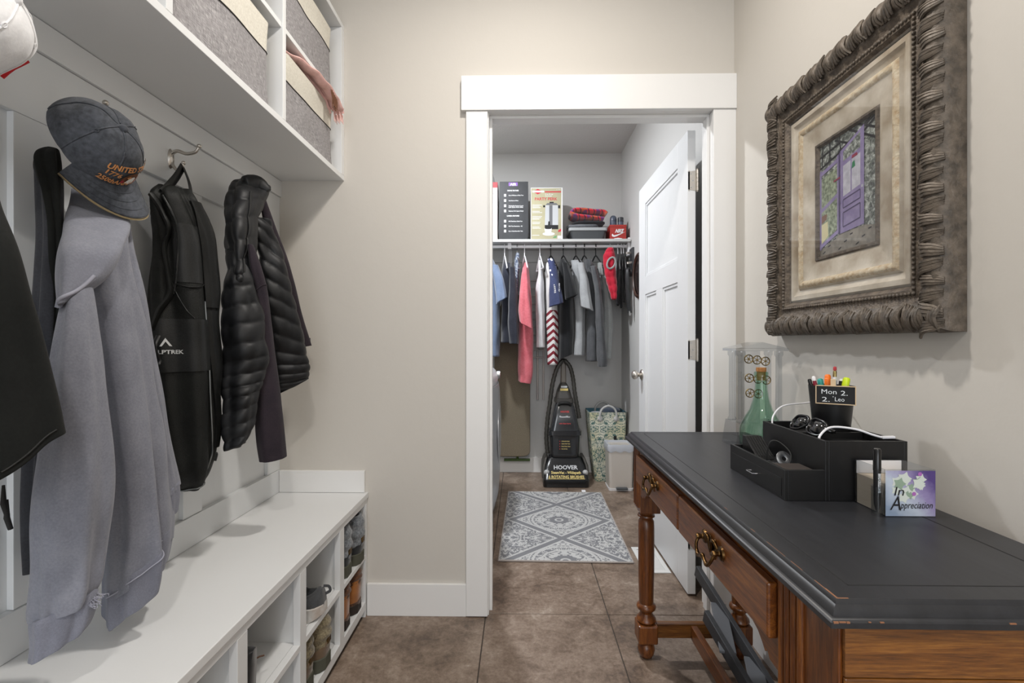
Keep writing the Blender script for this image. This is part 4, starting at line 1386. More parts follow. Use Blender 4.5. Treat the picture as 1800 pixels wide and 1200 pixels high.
# ---- folded charcoal stand propped on the stretcher under the desk
M('charcoal_wood', '#3c3d40', 0.55, var='#4a4b4e', vscale=20)
M('charcoal_panel', '#6d6f73', 0.5)
st2 = thing('folding_tray_stand', 'folded charcoal wooden stand leaning under the desk by the wall', 'folding stand', (0.73, 1.45, 0))
A = Vector((0.692, 1.90, 0.222)); B = Vector((0.768, 1.42, 0.045))
G().bar(A, B, 0.018, 0.045).build('rail', 'charcoal_wood', st2, bevel=0.002)
A2 = Vector((0.643, 1.685, 0.168)); B2 = Vector((0.700, 1.22, 0.030))
G().bar(A2, B2, 0.018, 0.045).build('rail', 'charcoal_wood', st2, bevel=0.002)
for k in (0.3, 0.7):
    G().bar(lerp(A, B, k), lerp(A2, B2, k), 0.05, 0.010).build('cross_slat', 'charcoal_panel', st2, bevel=0.002)

# ================================================================== ornate picture frame on the right wall
M('frame_bronze', '#413a32', 0.55, 0.15, var='#6c6155', vscale=40, bscale=90, bstr=0.7, bdist=0.004)
M('frame_dark', '#453b32', 0.6, 0.1, var='#6f6355', vscale=60, bscale=140, bstr=0.8, bdist=0.004)
M('frame_cream', '#cfc6b6', 0.6, var='#9a8a73', vscale=11, bscale=60, bstr=0.4, bdist=0.002, detail=9, scale=(1, 1, 1))
M('frame_cream_gilt', '#b59b77', 0.6, var='#d2c6ac', vscale=70, bscale=120, bstr=0.8, bdist=0.003)
thin_glass('picture_glass', '#fbfbfb', 1.5, 0.0)
FYA, FYB, FZA, FZB = 0.95, 1.617, 1.134, 1.888
pic = thing('picture_frame', 'ornate bronze frame around a cream mat on the right wall', 'picture', (XR, (FYA + FYB) / 2, FZA))
def fring(i, h, k=24):
    y0, y1, z0, z1 = FYA + i, FYB - i, FZA + i, FZB - i
    out = []
    for (a, c), (d, e_) in (((y0, z0), (y1, z0)), ((y1, z0), (y1, z1)), ((y1, z1), (y0, z1)), ((y0, z1), (y0, z0))):
        for j in range(k):
            out.append((XR - h, lerp(a, d, j / k), lerp(c, e_, j / k)))
    return out
def moulding(nm, prof_, mt, jig=0.0, k=24):
    rings = [fring(i, h, k) for i, h in prof_]
    if jig:
        rings = [[(p[0] + jig * noise.noise(Vector(p) * 55), p[1] + jig * noise.noise(Vector(p) * 55 + Vector((9, 0, 0))), p[2] + jig * noise.noise(Vector(p) * 55 + Vector((0, 9, 0)))) for p in r] if 0 < q < len(rings) - 1 else r for q, r in enumerate(rings)]
    return G().loft(rings, False, False).build(nm, mt, pic, smooth=50)
moulding('outer_moulding', [(0.0, 0.001), (0.0, 0.030), (0.006, 0.044), (0.016, 0.052), (0.030, 0.054), (0.042, 0.050), (0.050, 0.042), (0.058, 0.038)], 'frame_bronze', 0.003, 60)
moulding('cove', [(0.058, 0.038), (0.068, 0.034), (0.074, 0.034)], 'frame_dark', 0.002, 60)
moulding('bead_seat', [(0.074, 0.034), (0.080, 0.036), (0.090, 0.036), (0.094, 0.030), (0.100, 0.022)], 'frame_dark', 0.0012, 60)
bd = G()
per = [(p, q) for p, q in zip(fring(0.082, 0.037, 1), fring(0.082, 0.037, 1)[1:] + fring(0.082, 0.037, 1)[:1])]
for p, q in per:
    L = (Vector(q) - Vector(p)).length
    nb_ = int(L / 0.0105)
    for j in range(nb_):
        c = Vector(p).lerp(Vector(q), j / nb_)
        bd.sphere(c, 0.0046, 6, 5)
o = bd.build('bead_row', 'frame_bronze', pic, smooth=180)
o['kind'] = 'stuff'
# carved leaf wraps along the outer roll: one mesh shared by every leaf
lf = G()
for s_, w_ in ((-0.010, 0.0042), (-0.004, 0.0048), (0.003, 0.0046), (0.009, 0.004)):
    lf.tube(curve([(0.0, s_ * 0.6 - 0.008, -0.026), (-0.009, s_ - 0.002, -0.012), (-0.013, s_ + 0.002, 0.0), (-0.010, s_ * 1.3 + 0.006, 0.013), (-0.002, s_ * 1.6 + 0.014, 0.024)], 9), [w_ * (0.5 + 0.5 * math.sin(PI * (i + 1) / 10)) for i in range(9)], 5)
lfo = None
cnt = 0
for si, ((ya, za), (yb, zb), rot) in enumerate((((FYA, FZA + 0.03), (FYB, FZA + 0.03), 0), ((FYB - 0.03, FZA), (FYB - 0.03, FZB), 90), ((FYB, FZB - 0.03), (FYA, FZB - 0.03), 180), ((FYA + 0.03, FZB), (FYA + 0.03, FZA), 270))):
    L = math.hypot(yb - ya, zb - za)
    nl = int(L / 0.030)
    for j in range(nl):
        f = (j + 0.6) / nl
        if lfo is None:
            o = lfo = lf.build('carved_leaf', 'frame_bronze', pic, smooth=70, local=True)
        else:
            o = lfo.copy()
            COL.objects.link(o)
        o.parent = pic
        o.matrix_parent_inverse = Matrix.Translation(-pic.location)
        flip = 1 if j % 2 == 0 else -1
        o.location = (XR - 0.043 - 0.002 * math.sin(j * 2.3), lerp(ya, yb, f), lerp(za, zb, f))
        o.rotation_euler = (R(rot) + R(20) * flip + 0.28 * math.sin(j * 3.1), 0, 0)
        o.scale = (1, flip * (0.95 + 0.12 * math.sin(j * 1.7)), 1.0)
# cream inner frame, stepped
moulding('mat_frame', [(0.100, 0.018), (0.106, 0.026), (0.118, 0.026), (0.122, 0.020), (0.135, 0.016), (0.140, 0.022)], 'frame_cream', 0.0, 40)
moulding('gilt_band', [(0.140, 0.022), (0.146, 0.027), (0.154, 0.027), (0.160, 0.021)], 'frame_cream_gilt', 0.0012, 60)
moulding('mat_bevel', [(0.160, 0.021), (0.170, 0.018), (0.195, 0.017), (0.210, 0.013)], 'frame_cream', 0.0, 40)
moulding('sight_edge', [(0.210, 0.013), (0.213, 0.018), (0.219, 0.018), (0.224, 0.008)], 'frame_dark', 0.0006, 60)
# the print: a view of open lilac doors in a glasshouse
m, n, b = nt('print_foliage')
t1 = noise_tex(n, coords(n), 70, 6, 0.75, 0.6)
n.links.new(ramp(n, t1.outputs[0], [(0.36, '#1d2020'), (0.48, '#5c625c'), (0.58, '#a7aca6'), (0.7, '#d6dad8')]), b.inputs['Base Color'])
M('print_leaf', '#4d5a44', 0.7, var='#a9b39a', vscale=110, detail=6)
M('print_lilac', '#7d709a', 0.7, var='#9287ac', vscale=40)
M('print_lilac_dark', '#4d4166', 0.7)
M('print_pane', '#a9a8b4', 0.7, var='#c6c6d0', vscale=60)
M('print_stone', '#6f6a62', 0.7, var='#908a80', vscale=45, detail=6)
M('print_dark', '#1f1e22', 0.7)
M('print_sand', '#c8c096', 0.7)
M('print_green', '#2f7a52', 0.7)
M('print_red', '#8c2a44', 0.7)
M('print_terra', '#6e4a35', 0.7)
PY0, PY1, PZ0, PZ1 = FYB - 0.222, FYA + 0.222, FZA + 0.222, FZB - 0.222
pr = G()
PM = ['print_foliage', 'print_leaf', 'print_lilac', 'print_lilac_dark', 'print_pane', 'print_stone', 'print_dark', 'print_sand', 'print_green', 'print_red', 'print_terra']
lay = [0.0092]
def flat(mt, pts):
    pr.cur = PM.index(mt)
    lay[0] += 0.00004
    pr.add([(XR - lay[0], lerp(PY0, PY1, u), lerp(PZ0, PZ1, v)) for u, v in pts], [tuple(range(len(pts)))])
def band2(mt, a, c, w_):
    d = Vector((c[0] - a[0], c[1] - a[1])); nrm = Vector((-d.y, d.x)).normalized() * w_ / 2
    flat(mt, [(a[0] + nrm.x, a[1] + nrm.y), (c[0] + nrm.x, c[1] + nrm.y), (c[0] - nrm.x, c[1] - nrm.y), (a[0] - nrm.x, a[1] - nrm.y)])
flat('print_foliage', [(0, 0), (1, 0), (1, 1), (0, 1)])
flat('print_stone', [(0, 0), (1, 0), (1, 0.13), (0.8, 0.16), (0.38, 0.15), (0, 0.05)])
for k in range(9):
    band2('print_dark', (0.06 + k * 0.1, 0.02 + 0.05 * (k % 3)), (0.11 + k * 0.1, 0.035 + 0.045 * (k % 3)), 0.012)
for a, c in (((0, 0.80), (0.42, 0.86)), ((0.36, 0.86), (1, 1.0)), ((0.05, 0.80), (0.06, 1.0)), ((0.2, 0.82), (0.2, 1.0)), ((0.4, 0.84), (0.38, 1.0)), ((0.3, 0.98), (0.62, 0.86)), ((0.55, 1.0), (1.0, 0.80)), ((0.7, 1.0), (1.0, 0.88)), ((0.45, 0.84), (0.9, 1.0)), ((0.62, 0.86), (1.0, 0.98)), ((0.0, 0.9), (0.4, 0.94))):
    band2('print_dark', a, c, 0.02)
flat('print_leaf', [(0.02, 0.10), (0.34, 0.2), (0.34, 0.74), (0.02, 0.70)])
flat('print_sand', [(0.02, 0.10), (0.17, 0.17), (0.16, 0.30), (0.02, 0.28)])
flat('print_terra', [(0.03, 0.29), (0.14, 0.32), (0.15, 0.37), (0.03, 0.36)])
for a, c in (((0.02, 0.06), (0.02, 0.78)), ((0.36, 0.17), (0.36, 0.84))):
    band2('print_lilac', a, c, 0.04)
for a, c in (((0.0, 0.08), (0.36, 0.18)), ((0.0, 0.40), (0.36, 0.50)), ((0.0, 0.74), (0.36, 0.80))):
    band2('print_lilac', a, c, 0.035)
flat('print_lilac', [(0.40, 0.15), (0.80, 0.17), (0.80, 0.97), (0.40, 0.86)])
flat('print_pane', [(0.45, 0.46), (0.74, 0.50), (0.74, 0.76), (0.45, 0.72)])
flat('print_foliage', [(0.45, 0.76), (0.74, 0.80), (0.74, 0.93), (0.45, 0.84)])
band2('print_lilac', (0.59, 0.46), (0.59, 0.74), 0.02)
for z0, z1 in ((0.36, 0.43), (0.20, 0.32)):
    for a, c in (((0.45, z0), (0.74, z0 + 0.03)), ((0.45, z1), (0.74, z1 + 0.03)), ((0.45, z0), (0.45, z1)), ((0.74, z0 + 0.03), (0.74, z1 + 0.03))):
        band2('print_lilac_dark', a, c, 0.012)
flat('print_lilac_dark', [(0.37, 0.15), (0.40, 0.15), (0.40, 0.86), (0.37, 0.84)])
flat('print_green', [(0.60, 0.66), (0.66, 0.67), (0.65, 0.72), (0.61, 0.71)])
flat('print_red', [(0.28, 0.62), (0.40, 0.63), (0.40, 0.645), (0.28, 0.635)])
flat('print_red', [(0.60, 0.745), (0.70, 0.75), (0.69, 0.775), (0.61, 0.77)])
band2('print_pane', (0.76, 0.48), (0.79, 0.48), 0.02)
pr.build('print', PM, pic, norm=False)
G().box(XR - 0.0292, XR - 0.0282, FYA + 0.099, FYB - 0.099, FZA + 0.099, FZB - 0.099).build('glass_pane', 'picture_glass', pic)
G().box(XR - 0.008, XR - 0.001, FYA + 0.02, FYB - 0.02, FZA + 0.02, FZB - 0.02).build('backing_board', 'frame_dark', pic)

# ================================================================== things on the desk
thin_glass('clear_acrylic', '#eef0f2', 2.0, 0.05)
thin_glass('green_glass', '#e3f2ea', 1.6, 0.03)
M('brass_gear', '#8a7446', 0.4, 0.9)
M('cork', '#b07b47', 0.9, var='#8f5f33', vscale=150)
M('organizer_black', '#101011', 0.42, bscale=60, bstr=0.05)
M('organizer_inside', '#0a0a0a', 0.7)
M('cable_white', '#dedee2', 0.4)
M('lens_dark', '#08090c', 0.06, coat=0.6)
M('chrome', '#c8c8cc', 0.12, 1.0)
M('chalk', '#dfe3e6', 0.9)
M('board_black', '#17181a', 0.8)
M('raw_wood', '#cbb392', 0.7)

# clock tower of clear acrylic with brass gears
CX0, CX1, CY0, CY1 = 0.675, 0.815, 1.50, 1.60
ck = thing('acrylic_gear_clock', 'clear acrylic temple-shaped clock with brass gears behind the green bottle', 'clock', ((CX0 + CX1) / 2, (CY0 + CY1) / 2, TZ))
G().prism([(CX0 - 0.012, TZ), (CX1 + 0.012, TZ), (CX1, TZ + 0.075), (CX0, TZ + 0.075)], 'y', CY0, CY1).build('plinth', 'clear_acrylic', ck)
G().box(CX0 + 0.03, CX1 - 0.03, CY1 - 0.006, CY1, TZ + 0.0755, TZ + 0.298).build('back_plate', 'clear_acrylic', ck)
for x in (CX0 + 0.012, CX1 - 0.012):
    for y in (CY0 + 0.014, CY1 - 0.022):
        G().lathe([(0.013, 0.0755), (0.013, 0.082), (0.0095, 0.086), (0.009, 0.28), (0.013, 0.286), (0.013, 0.2975)], (x, y, TZ), 18).build('column', 'clear_acrylic', ck, smooth=40)
G().box(CX0 - 0.008, CX1 + 0.008, CY0 - 0.004, CY1 + 0.004, TZ + 0.2985, TZ + 0.306).build('entablature', 'clear_acrylic', ck, bevel=0.001)
G().prism([(CX0 - 0.01, TZ + 0.3065), (CX1 + 0.01, TZ + 0.3065), ((CX0 + CX1) / 2, TZ + 0.326)], 'y', CY0 - 0.004, CY1 + 0.004).build('pediment', 'clear_acrylic', ck)
def gear(cx, cz, r):
    g = G()
    y = CY0 + 0.03
    for k in range(2):
        rr = r - 0.002 * k
    g.tube([(cx + r * math.cos(a), y, cz + r * math.sin(a)) for a in [2 * PI * j / 28 for j in range(28)]], 0.0016, 6, closed=True)
    for j in range(6):
        a = 2 * PI * j / 6 + cx * 9
        g.bar((cx, y, cz), (cx + r * math.cos(a), y, cz + r * math.sin(a)), 0.0014, 0.0014, (0, 1, 0))
    g.lathe([(0.0, -0.002), (0.003, -0.002), (0.003, 0.002), (0.0, 0.002)], (cx, y, cz), 10, 'y')
    g.build('gear', 'brass_gear', ck, smooth=60)
for cx, cz in ((0.718, 0.285), (0.744, 0.282), (0.770, 0.278), (0.720, 0.225), (0.747, 0.222), (0.773, 0.219), (0.722, 0.178), (0.748, 0.176)):
    gear(cx, TZ + cz - 0.012, 0.013)

# green bottle with cork
bt = thing('green_glass_bottle', 'pale green glass bottle with cork stopper beside the black organizer', 'bottle', (0.685, 1.385, TZ))
bpf = [(0.0, 0.001), (0.05, 0.001), (0.057, 0.006), (0.058, 0.06), (0.056, 0.085), (0.046, 0.108), (0.030, 0.135), (0.021, 0.165), (0.0165, 0.195), (0.0155, 0.222), (0.0155, 0.226), (0.019, 0.228), (0.019, 0.240), (0.0165, 0.242)]
inn = [(r - 0.003 if r > 0.01 else r, max(z, 0.005)) for r, z in bpf][::-1]
G().lathe(bpf + [(0.0135, 0.2425)] + inn[1:], (0.685, 1.385, TZ), 40, cap=False).build('glass_body', 'green_glass', bt, smooth=60)
G().lathe([(0.0, 0.218), (0.0112, 0.218), (0.0118, 0.243), (0.0135, 0.2435), (0.0135, 0.254), (0.0, 0.2545)], (0.685, 1.385, TZ), 20).build('cork_stopper', 'cork', bt, smooth=40)

M('pedal_metal', '#6b6d70', 0.35, 0.8)
# black valet organizer
OX0, OXM, OX1, OY0, OY1 = 0.545, 0.628, 0.795, 1.005, 1.262
HZ0, HZ1 = TZ + 0.063, TZ + 0.123
og = thing('desk_organizer', 'black wooden desk organizer with a small drawer and raised back', 'organizer', ((OX0 + OX1) / 2, (OY0 + OY1) / 2, TZ))
w_ = 0.007
g = G()
g.box(OX0, OX0 + w_, OY0, OY1, TZ, HZ0); g.box(OX0 + w_, OXM, OY0, OY0 + w_, TZ, HZ0); g.box(OX0 + w_, OXM, OY1 - w_, OY1, TZ, HZ0)
g.box(OX0 + w_, OXM, OY0 + w_, OY1 - w_, TZ, TZ + 0.045)
g.build('tray', 'organizer_black', og, bevel=0.0008)
g = G()
g.box(OXM, OXM + w_, OY0, OY1, TZ, HZ1); g.box(OX1 - w_, OX1, OY0, OY1, TZ, HZ1); g.box(OXM + w_, OX1 - w_, OY0, OY0 + w_, TZ, HZ1); g.box(OXM + w_, OX1 - w_, OY1 - w_, OY1, TZ, HZ1)
g.box(OXM + w_, OX1 - w_, 1.125, 1.132, TZ + 0.08, HZ1 - 0.004)
g.box(OXM + w_, OX1 - w_, OY0 + w_, OY1 - w_, TZ, TZ + 0.105)
g.build('raised_back', 'organizer_black', og, bevel=0.0008)
dr = G().box(OX0 - 0.0012, OX0 - 0.0001, OY0 + 0.012, OY1 - 0.012, TZ + 0.006, TZ + 0.044).build('drawer', 'organizer_black', og, bevel=0.0006)
G().tube([(OX0 - 0.001, 1.118, TZ + 0.025), (OX0 - 0.011, 1.118, TZ + 0.025), (OX0 - 0.011, 1.148, TZ + 0.025), (OX0 - 0.001, 1.148, TZ + 0.025)], 0.0018, 6).build('handle', 'chrome', dr)

# remote-like charger, watch and keys in the tray
TB = TZ + 0.0455
t = thing('black_phone_stand', 'black ribbed wedge-shaped stand lying in the organizer tray', 'phone stand', (0.585, 1.20, TB))
G().prism([(1.243, TB), (1.165, TB), (1.168, TB + 0.006), (1.228, TB + 0.045), (1.243, TB + 0.045)], 'x', 0.567, 0.607).build('wedge', 'black_plastic', t, bevel=0.001)
for k in range(7):
    a_ = Vector((0.5685 + 0.0062 * k, 1.17, TB + 0.0082))
    G().bar(a_, a_ + Vector((0, 0.056, 0.0365)), 0.002, 0.002).build('rib', 'black_rubber', t)
t = thing('wristwatch', 'steel wristwatch curled up in the organizer tray', 'watch', (0.597, 1.125, TB))
G().tube([(0.605 + 0.011 * math.cos(a), 1.118 + 0.006 * math.sin(a), TB + 0.014 + 0.010 * math.sin(a)) for a in [2 * PI * j / 24 for j in range(24)]], 0.004, 8, closed=True, flat=(1.6, 0.4), up=(0, 1, 0)).build('band', 'pedal_metal', t, smooth=60)
G().lathe([(0.0, 0.0), (0.0135, 0.0), (0.0135, 0.007), (0.011, 0.008), (0.0, 0.008)], (0.572, 1.112, TB + 0.0), 20).build('case', 'steel', t, smooth=40)
t = thing('earphone_cord', 'thin black looped cord beside the wristwatch in the tray', 'cord', (0.59, 1.15, TB))
G().tube(curve([(0.580, 1.150, TB + 0.002), (0.585, 1.143, TB + 0.045), (0.600, 1.132, TB + 0.050), (0.61, 1.10, TB + 0.03), (0.60, 1.09, TB + 0.003)], 24), 0.0017, 6).build('cord', 'black_rubber', t, smooth=80)
t = thing('key_ring', 'small ring of keys lying in the organizer tray', 'keys', (0.57, 1.145, TB))
G().tube([(0.563 + 0.010 * math.cos(a), 1.147 + 0.010 * math.sin(a), TB + 0.0015) for a in [2 * PI * j / 18 for j in range(18)]], 0.001, 5, closed=True).build('ring', 'chrome', t)
for k in range(3):
    G().obox((0.560 + 0.006 * k, 1.125 - 0.004 * k, TB + 0.002 + 0.002 * k), (0.0035, 0, 0), (0.003, 0.014, 0.001), (0, 0, 0.0008)).build('key', 'brass_gear' if k == 1 else 'chrome', t)
t = thing('leather_wallet', 'dark brown leather wallet at the near end of the tray', 'wallet', (0.59, 1.05, TB))
G().box(0.560, 0.622, 1.018, 1.088, TB, TB + 0.012).build('cover', 'brown_leather' if False else 'sole_dark', t, bevel=0.003)
G().box(0.5585, 0.5598, 1.020, 1.086, TB + 0.004, TB + 0.008).build('metal_edge', 'chrome', t)

# sunglasses
t = thing('sunglasses', 'black sunglasses lying folded on the organizer', 'sunglasses', (0.69, 1.11, HZ1))
def lensloop(cy, cx, cz, tilt_):
    pts = []
    for j in range(28):
        a = 2 * PI * j / 28
        u, v_ = math.copysign(abs(math.cos(a)) ** 0.7, math.cos(a)) * 0.029, math.copysign(abs(math.sin(a)) ** 0.75, math.sin(a)) * 0.019
        pts.append(Vector((cx + v_ * 0.55 + 0.004 * (u / 0.029) ** 2, cy - u, cz + v_ * 0.82 + tilt_ * u)))
    return pts
for cy, tl in ((1.165, 0.1), (1.098, -0.1)):
    L_ = lensloop(cy, 0.664, HZ1 + 0.013, tl)
    G().tube(L_, 0.0028, 7, closed=True).build('rim', 'black_gloss', t, smooth=70)
    g = G()
    c_ = sum(L_, Vector()) / len(L_) + Vector((-0.003, 0, 0.003))
    g.add([c_] + L_, [(0, i + 1, (i + 1) % 28 + 1) for i in range(28)])
    g.build('lens', 'lens_dark', t, smooth=180, solid=0.0012)
G().tube(curve([(0.660, 1.137, HZ1 + 0.017), (0.657, 1.131, HZ1 + 0.019), (0.660, 1.126, HZ1 + 0.017)], 8), 0.0028, 7).build('bridge', 'black_gloss', t, smooth=70)
for cy0, cy1, z_ in ((1.194, 1.085, 0.012), (1.070, 1.178, 0.006)):
    G().tube(curve([(0.668, cy0, HZ1 + 0.012), (0.684, cy0 + 0.002 * (1 if cy0 > cy1 else -1), HZ1 + z_), (0.690, lerp(cy0, cy1, 0.5), HZ1 + z_ - 0.002), (0.700, cy1, HZ1 + 0.004)], 18), 0.0032, 7, flat=(0.6, 1.3)).build('temple_arm', 'black_gloss', t, smooth=70)

# white charging cables
t = thing('charging_cable', 'white cable arching behind the bottle over the organizer', 'cable', (0.66, 1.25, HZ1))
G().tube(curve([(0.640, 1.235, HZ1 - 0.016), (0.648, 1.25, HZ1 + 0.012), (0.690, 1.285, HZ1 + 0.034), (0.745, 1.30, HZ1 + 0.040), (0.83, 1.30, HZ1 + 0.045), (0.862, 1.30, HZ1 + 0.02)], 36), 0.0021, 7).build('cord', 'cable_white', t, smooth=80)
t = thing('charging_cable', 'white cable with plug lying across the front of the organizer', 'cable', (0.7, 1.03, HZ1))
G().tube(curve([(0.634, 1.038, HZ1 - 0.016), (0.642, 1.045, HZ1 + 0.004), (0.672, 1.055, HZ1 + 0.020), (0.715, 1.045, HZ1 + 0.018), (0.745, 1.035, HZ1 + 0.008), (0.762, 1.032, HZ1 + 0.003)], 36), 0.0024, 7).build('cord', 'cable_white', t, smooth=80)
G().bar((0.762, 1.032, HZ1 + 0.003), (0.786, 1.028, HZ1 + 0.0045), 0.009, 0.005).build('plug', 'cable_white', t, bevel=0.001)

# pen cup
CUX, CUY = 0.742, 1.165
ZB = TZ + 0.1055
t = thing('pen_cup', 'black tapered pen cup with a chalkboard tag', 'pen cup', (CUX, CUY, ZB))
G().lathe([(0.0, 0.0), (0.036, 0.0), (0.037, 0.002), (0.0475, 0.118), (0.0455, 0.118), (0.035, 0.004), (0.0, 0.004)], (CUX, CUY, ZB), 36, cap=False).build('cup', 'black_plastic', t, smooth=40)
n_ = Vector((-CUX, -CUY, 0)).normalized()
sd = Vector((-n_.y, n_.x, 0))
tc = Vector((CUX, CUY, ZB + 0.100)) + n_ * 0.0495 - sd * (-0.008)
tag_ = G().obox(tc, sd * 0.0375, Vector((0, 0, 0.0205)), n_ * 0.0015).build('chalkboard_tag', 'board_black', t)
g = G()
for s in (-1, 1):
    g.obox(tc + Vector((0, 0, s * 0.0205)), sd * 0.0385, Vector((0, 0, 0.001)), n_ * 0.002)
    g.obox(tc + sd * (s * 0.0378), sd * 0.001, Vector((0, 0, 0.0215)), n_ * 0.002)
g.build('tag_border', 'raw_wood', tag_)
g = G()
for s_, x0, z0_, wd, hg in (('Mon', -0.027, 0.002, 0.029, 0.011), ('2.', 0.010, 0.000, 0.013, 0.011), ('2.', -0.026, -0.016, 0.015, 0.011), ('Leo', -0.001, -0.014, 0.018, 0.010), ('+', -0.006, -0.0065, 0.003, 0.005)):
    lettering(s_, lambda u, v, x0=x0, z0_=z0_, wd=wd, hg=hg: tc + sd * (x0 + u * wd) + Vector((0, 0, z0_ + v * hg)) + n_ * 0.0018, 'chalk', tag_, g=g)
g.build('chalk_lettering', 'chalk', tag_, norm=False)
G().obox(tc + Vector((0, 0, 0.014)) - n_ * 0.004 - sd * 0.0045, sd * 0.005, Vector((0, 0, 0.022)), n_ * 0.0018).build('clothespin', 'raw_wood', t, bevel=0.001)
M('pen_black', '#111113', 0.4); M('pen_red', '#8e1f33', 0.4); M('pen_teal', '#1f8f86', 0.4); M('pen_orange', '#e8731c', 0.4); M('pen_yellow', '#c9e01f', 0.4); M('pen_purple', '#4b3d7a', 0.4); M('pen_white', '#e4e4e4', 0.5); M('eraser', '#a5333a', 0.8); M('ferrule', '#9c8a5c', 0.35, 0.9); M('pen_brown', '#7c4a1e', 0.5)
def pen(nm, lab, cat, a, top, r, mt, cap_m=None, caplen=0.03, rd=0.026):
    base = Vector((CUX, CUY, ZB + 0.006)) + (sd * math.cos(a) - n_ * math.sin(a)) * (rd * 0.5)
    tip = Vector((CUX, CUY, top)) + (sd * math.cos(a) - n_ * math.sin(a)) * (rd * 1.45)
    t2 = thing(nm, lab, cat, base, 'pens and pencils in the black cup')
    d = (tip - base)
    G().tube([base, base + d * 0.06, tip - d.normalized() * caplen, tip - d.normalized() * (caplen - 0.0005)], [r * 0.4, r, r, r], 10).build('barrel', mt, t2, smooth=50)
    G().tube([tip - d.normalized() * (caplen - 0.0006), tip - d.normalized() * 0.003, tip], [r * 1.1, r * 1.05, r * 0.6], 10).build('cap', cap_m or mt, t2, smooth=50)
    return t2
pen('ballpoint_pen', 'black ballpoint pen at the rim of the cup', 'pen', PI, 1.024, 0.0042, 'pen_black', 'pen_black', 0.02, 0.031)
pen('ballpoint_pen', 'dark red ballpoint pen with white clip in the cup', 'pen', 2.7, 1.030, 0.0042, 'pen_red', 'pen_white', 0.012, 0.028)
pen('marker_pen', 'teal marker in the pen cup', 'marker', 2.3, 1.024, 0.006, 'pen_teal', None, 0.02, 0.024)
pen('marker_pen', 'orange marker in the pen cup', 'marker', 1.9, 1.035, 0.0065, 'pen_orange', None, 0.03, 0.016)
pen('marker_pen', 'second orange marker with darker barrel in the pen cup', 'marker', 4.4, 1.030, 0.006, 'pen_brown', 'pen_orange', 0.03, 0.018)
pen('highlighter', 'yellow-green highlighter in the pen cup', 'highlighter', 0.25, 1.030, 0.007, 'pen_yellow', None, 0.028, 0.022)
pen('ballpoint_pen', 'purple pen in the pen cup', 'pen', 1.2, 1.024, 0.004, 'pen_purple', None, 0.02, 0.014)
pen('ballpoint_pen', 'grey and black gel pen in the pen cup', 'pen', 0.7, 1.026, 0.0042, 'pen_black', 'pen_white', 0.006, 0.018)
t2 = pen('pencil', 'white pencil with red eraser standing tallest in the cup', 'pencil', 0.9, 1.046, 0.0038, 'pen_white', 'ferrule', 0.016, 0.008)
q = [c for c in t2.children if c.name.startswith('cap')] or None
base = Vector((CUX, CUY, 1.046)) + (sd * math.cos(0.9) - n_ * math.sin(0.9)) * (0.008 * 1.45)
G().tube([base, base + Vector((0, 0, 0.007)), base + Vector((0, 0, 0.009))], [0.0038, 0.0038, 0.002], 10).build('eraser', 'eraser', t2, smooth=50)

# memo cube with print
m, n, b = nt('memo_print')
E.n = n
Xc, Yc, Zc = xyz(n)
f = (Xc - 0.68) / 0.095 * 0.6 + (Zc - TZ) / 0.09 * 0.5
nz = noise_tex(n, coords(n), 60, 4, 0.6)
n.links.new(ramp(n, (f + E(nz.outputs[0]) * 0.25 - 0.12).o, [(0.15, '#8fa0b8'), (0.45, '#c3cddb'), (0.7, '#9a8db9'), (0.95, '#54407f')]), b.inputs['Base Color'])
b.inputs['Roughness'].default_value = 0.4
M('paper_stack', '#d9cbb8', 0.9, scale=(1, 1, 300), var='#c9b8a2', vscale=3)
M('petal_white', '#d5dcd3', 0.8); M('petal_green', '#93a893', 0.8); M('petal_pink', '#b06bb8', 0.8); M('print_black', '#17171a', 0.6)
MX0, MX1, MY0, MY1, MH = 0.684, 0.778, 0.918, 1.0, 0.088
mc = thing('memo_cube', 'clear memo box of note paper with a purple flower print', 'memo box', ((MX0 + MX1) / 2, (MY0 + MY1) / 2, TZ))
g = G()
g.box(MX0, MX1, MY0, MY0 + 0.002, TZ + 0.0, TZ + MH); g.box(MX0, MX1, MY1 - 0.002, MY1, TZ, TZ + MH)
g.box(MX0, MX0 + 0.002, MY0 + 0.002, MY1 - 0.002, TZ, TZ + MH); g.box(MX1 - 0.002, MX1, MY0 + 0.002, MY1 - 0.002, TZ, TZ + MH)
g.build('box', 'clear_acrylic', mc)
G().box(MX0 + 0.003, MX1 - 0.003, MY0 + 0.004, MY1 - 0.003, TZ + 0.001, TZ + 0.060).build('note_paper', 'paper_stack', mc)
G().box(MX0 + 0.002, MX1 - 0.002, MY1 - 0.0032, MY1 - 0.0025, TZ + 0.0605, TZ + 0.086).build('paper_liner', 'white_plastic', mc)
G().box(MX0 + 0.001, MX1 - 0.001, MY0 - 0.0006, MY0 - 0.0002, TZ + 0.001, TZ + 0.086).build('print_card', 'memo_print', mc)
g = G()
rn = random.Random(2)
for k in range(16):
    cx, cz = 0.725 + rn.uniform(-0.022, 0.025), TZ + 0.05 + rn.uniform(-0.02, 0.022)
    r_ = rn.uniform(0.006, 0.011)
    g.cur = 0 if k % 3 else 1
    g.add([(cx + r_ * (1 + 0.3 * math.cos(5 * a)) * math.cos(a), MY0 - 0.0008 - 0.00003 * k, cz + r_ * (1 + 0.3 * math.cos(5 * a)) * math.sin(a)) for a in [2 * PI * j / 15 for j in range(15)]], [tuple(range(15))])
for cx, cz in ((0.748, 0.080), (0.737, 0.043)):
    g.cur = 2
    g.add([(cx + 0.004 * math.cos(a), MY0 - 0.0014, TZ + cz + 0.004 * math.sin(a)) for a in [2 * PI * j / 8 for j in range(8)]], [tuple(range(8))])
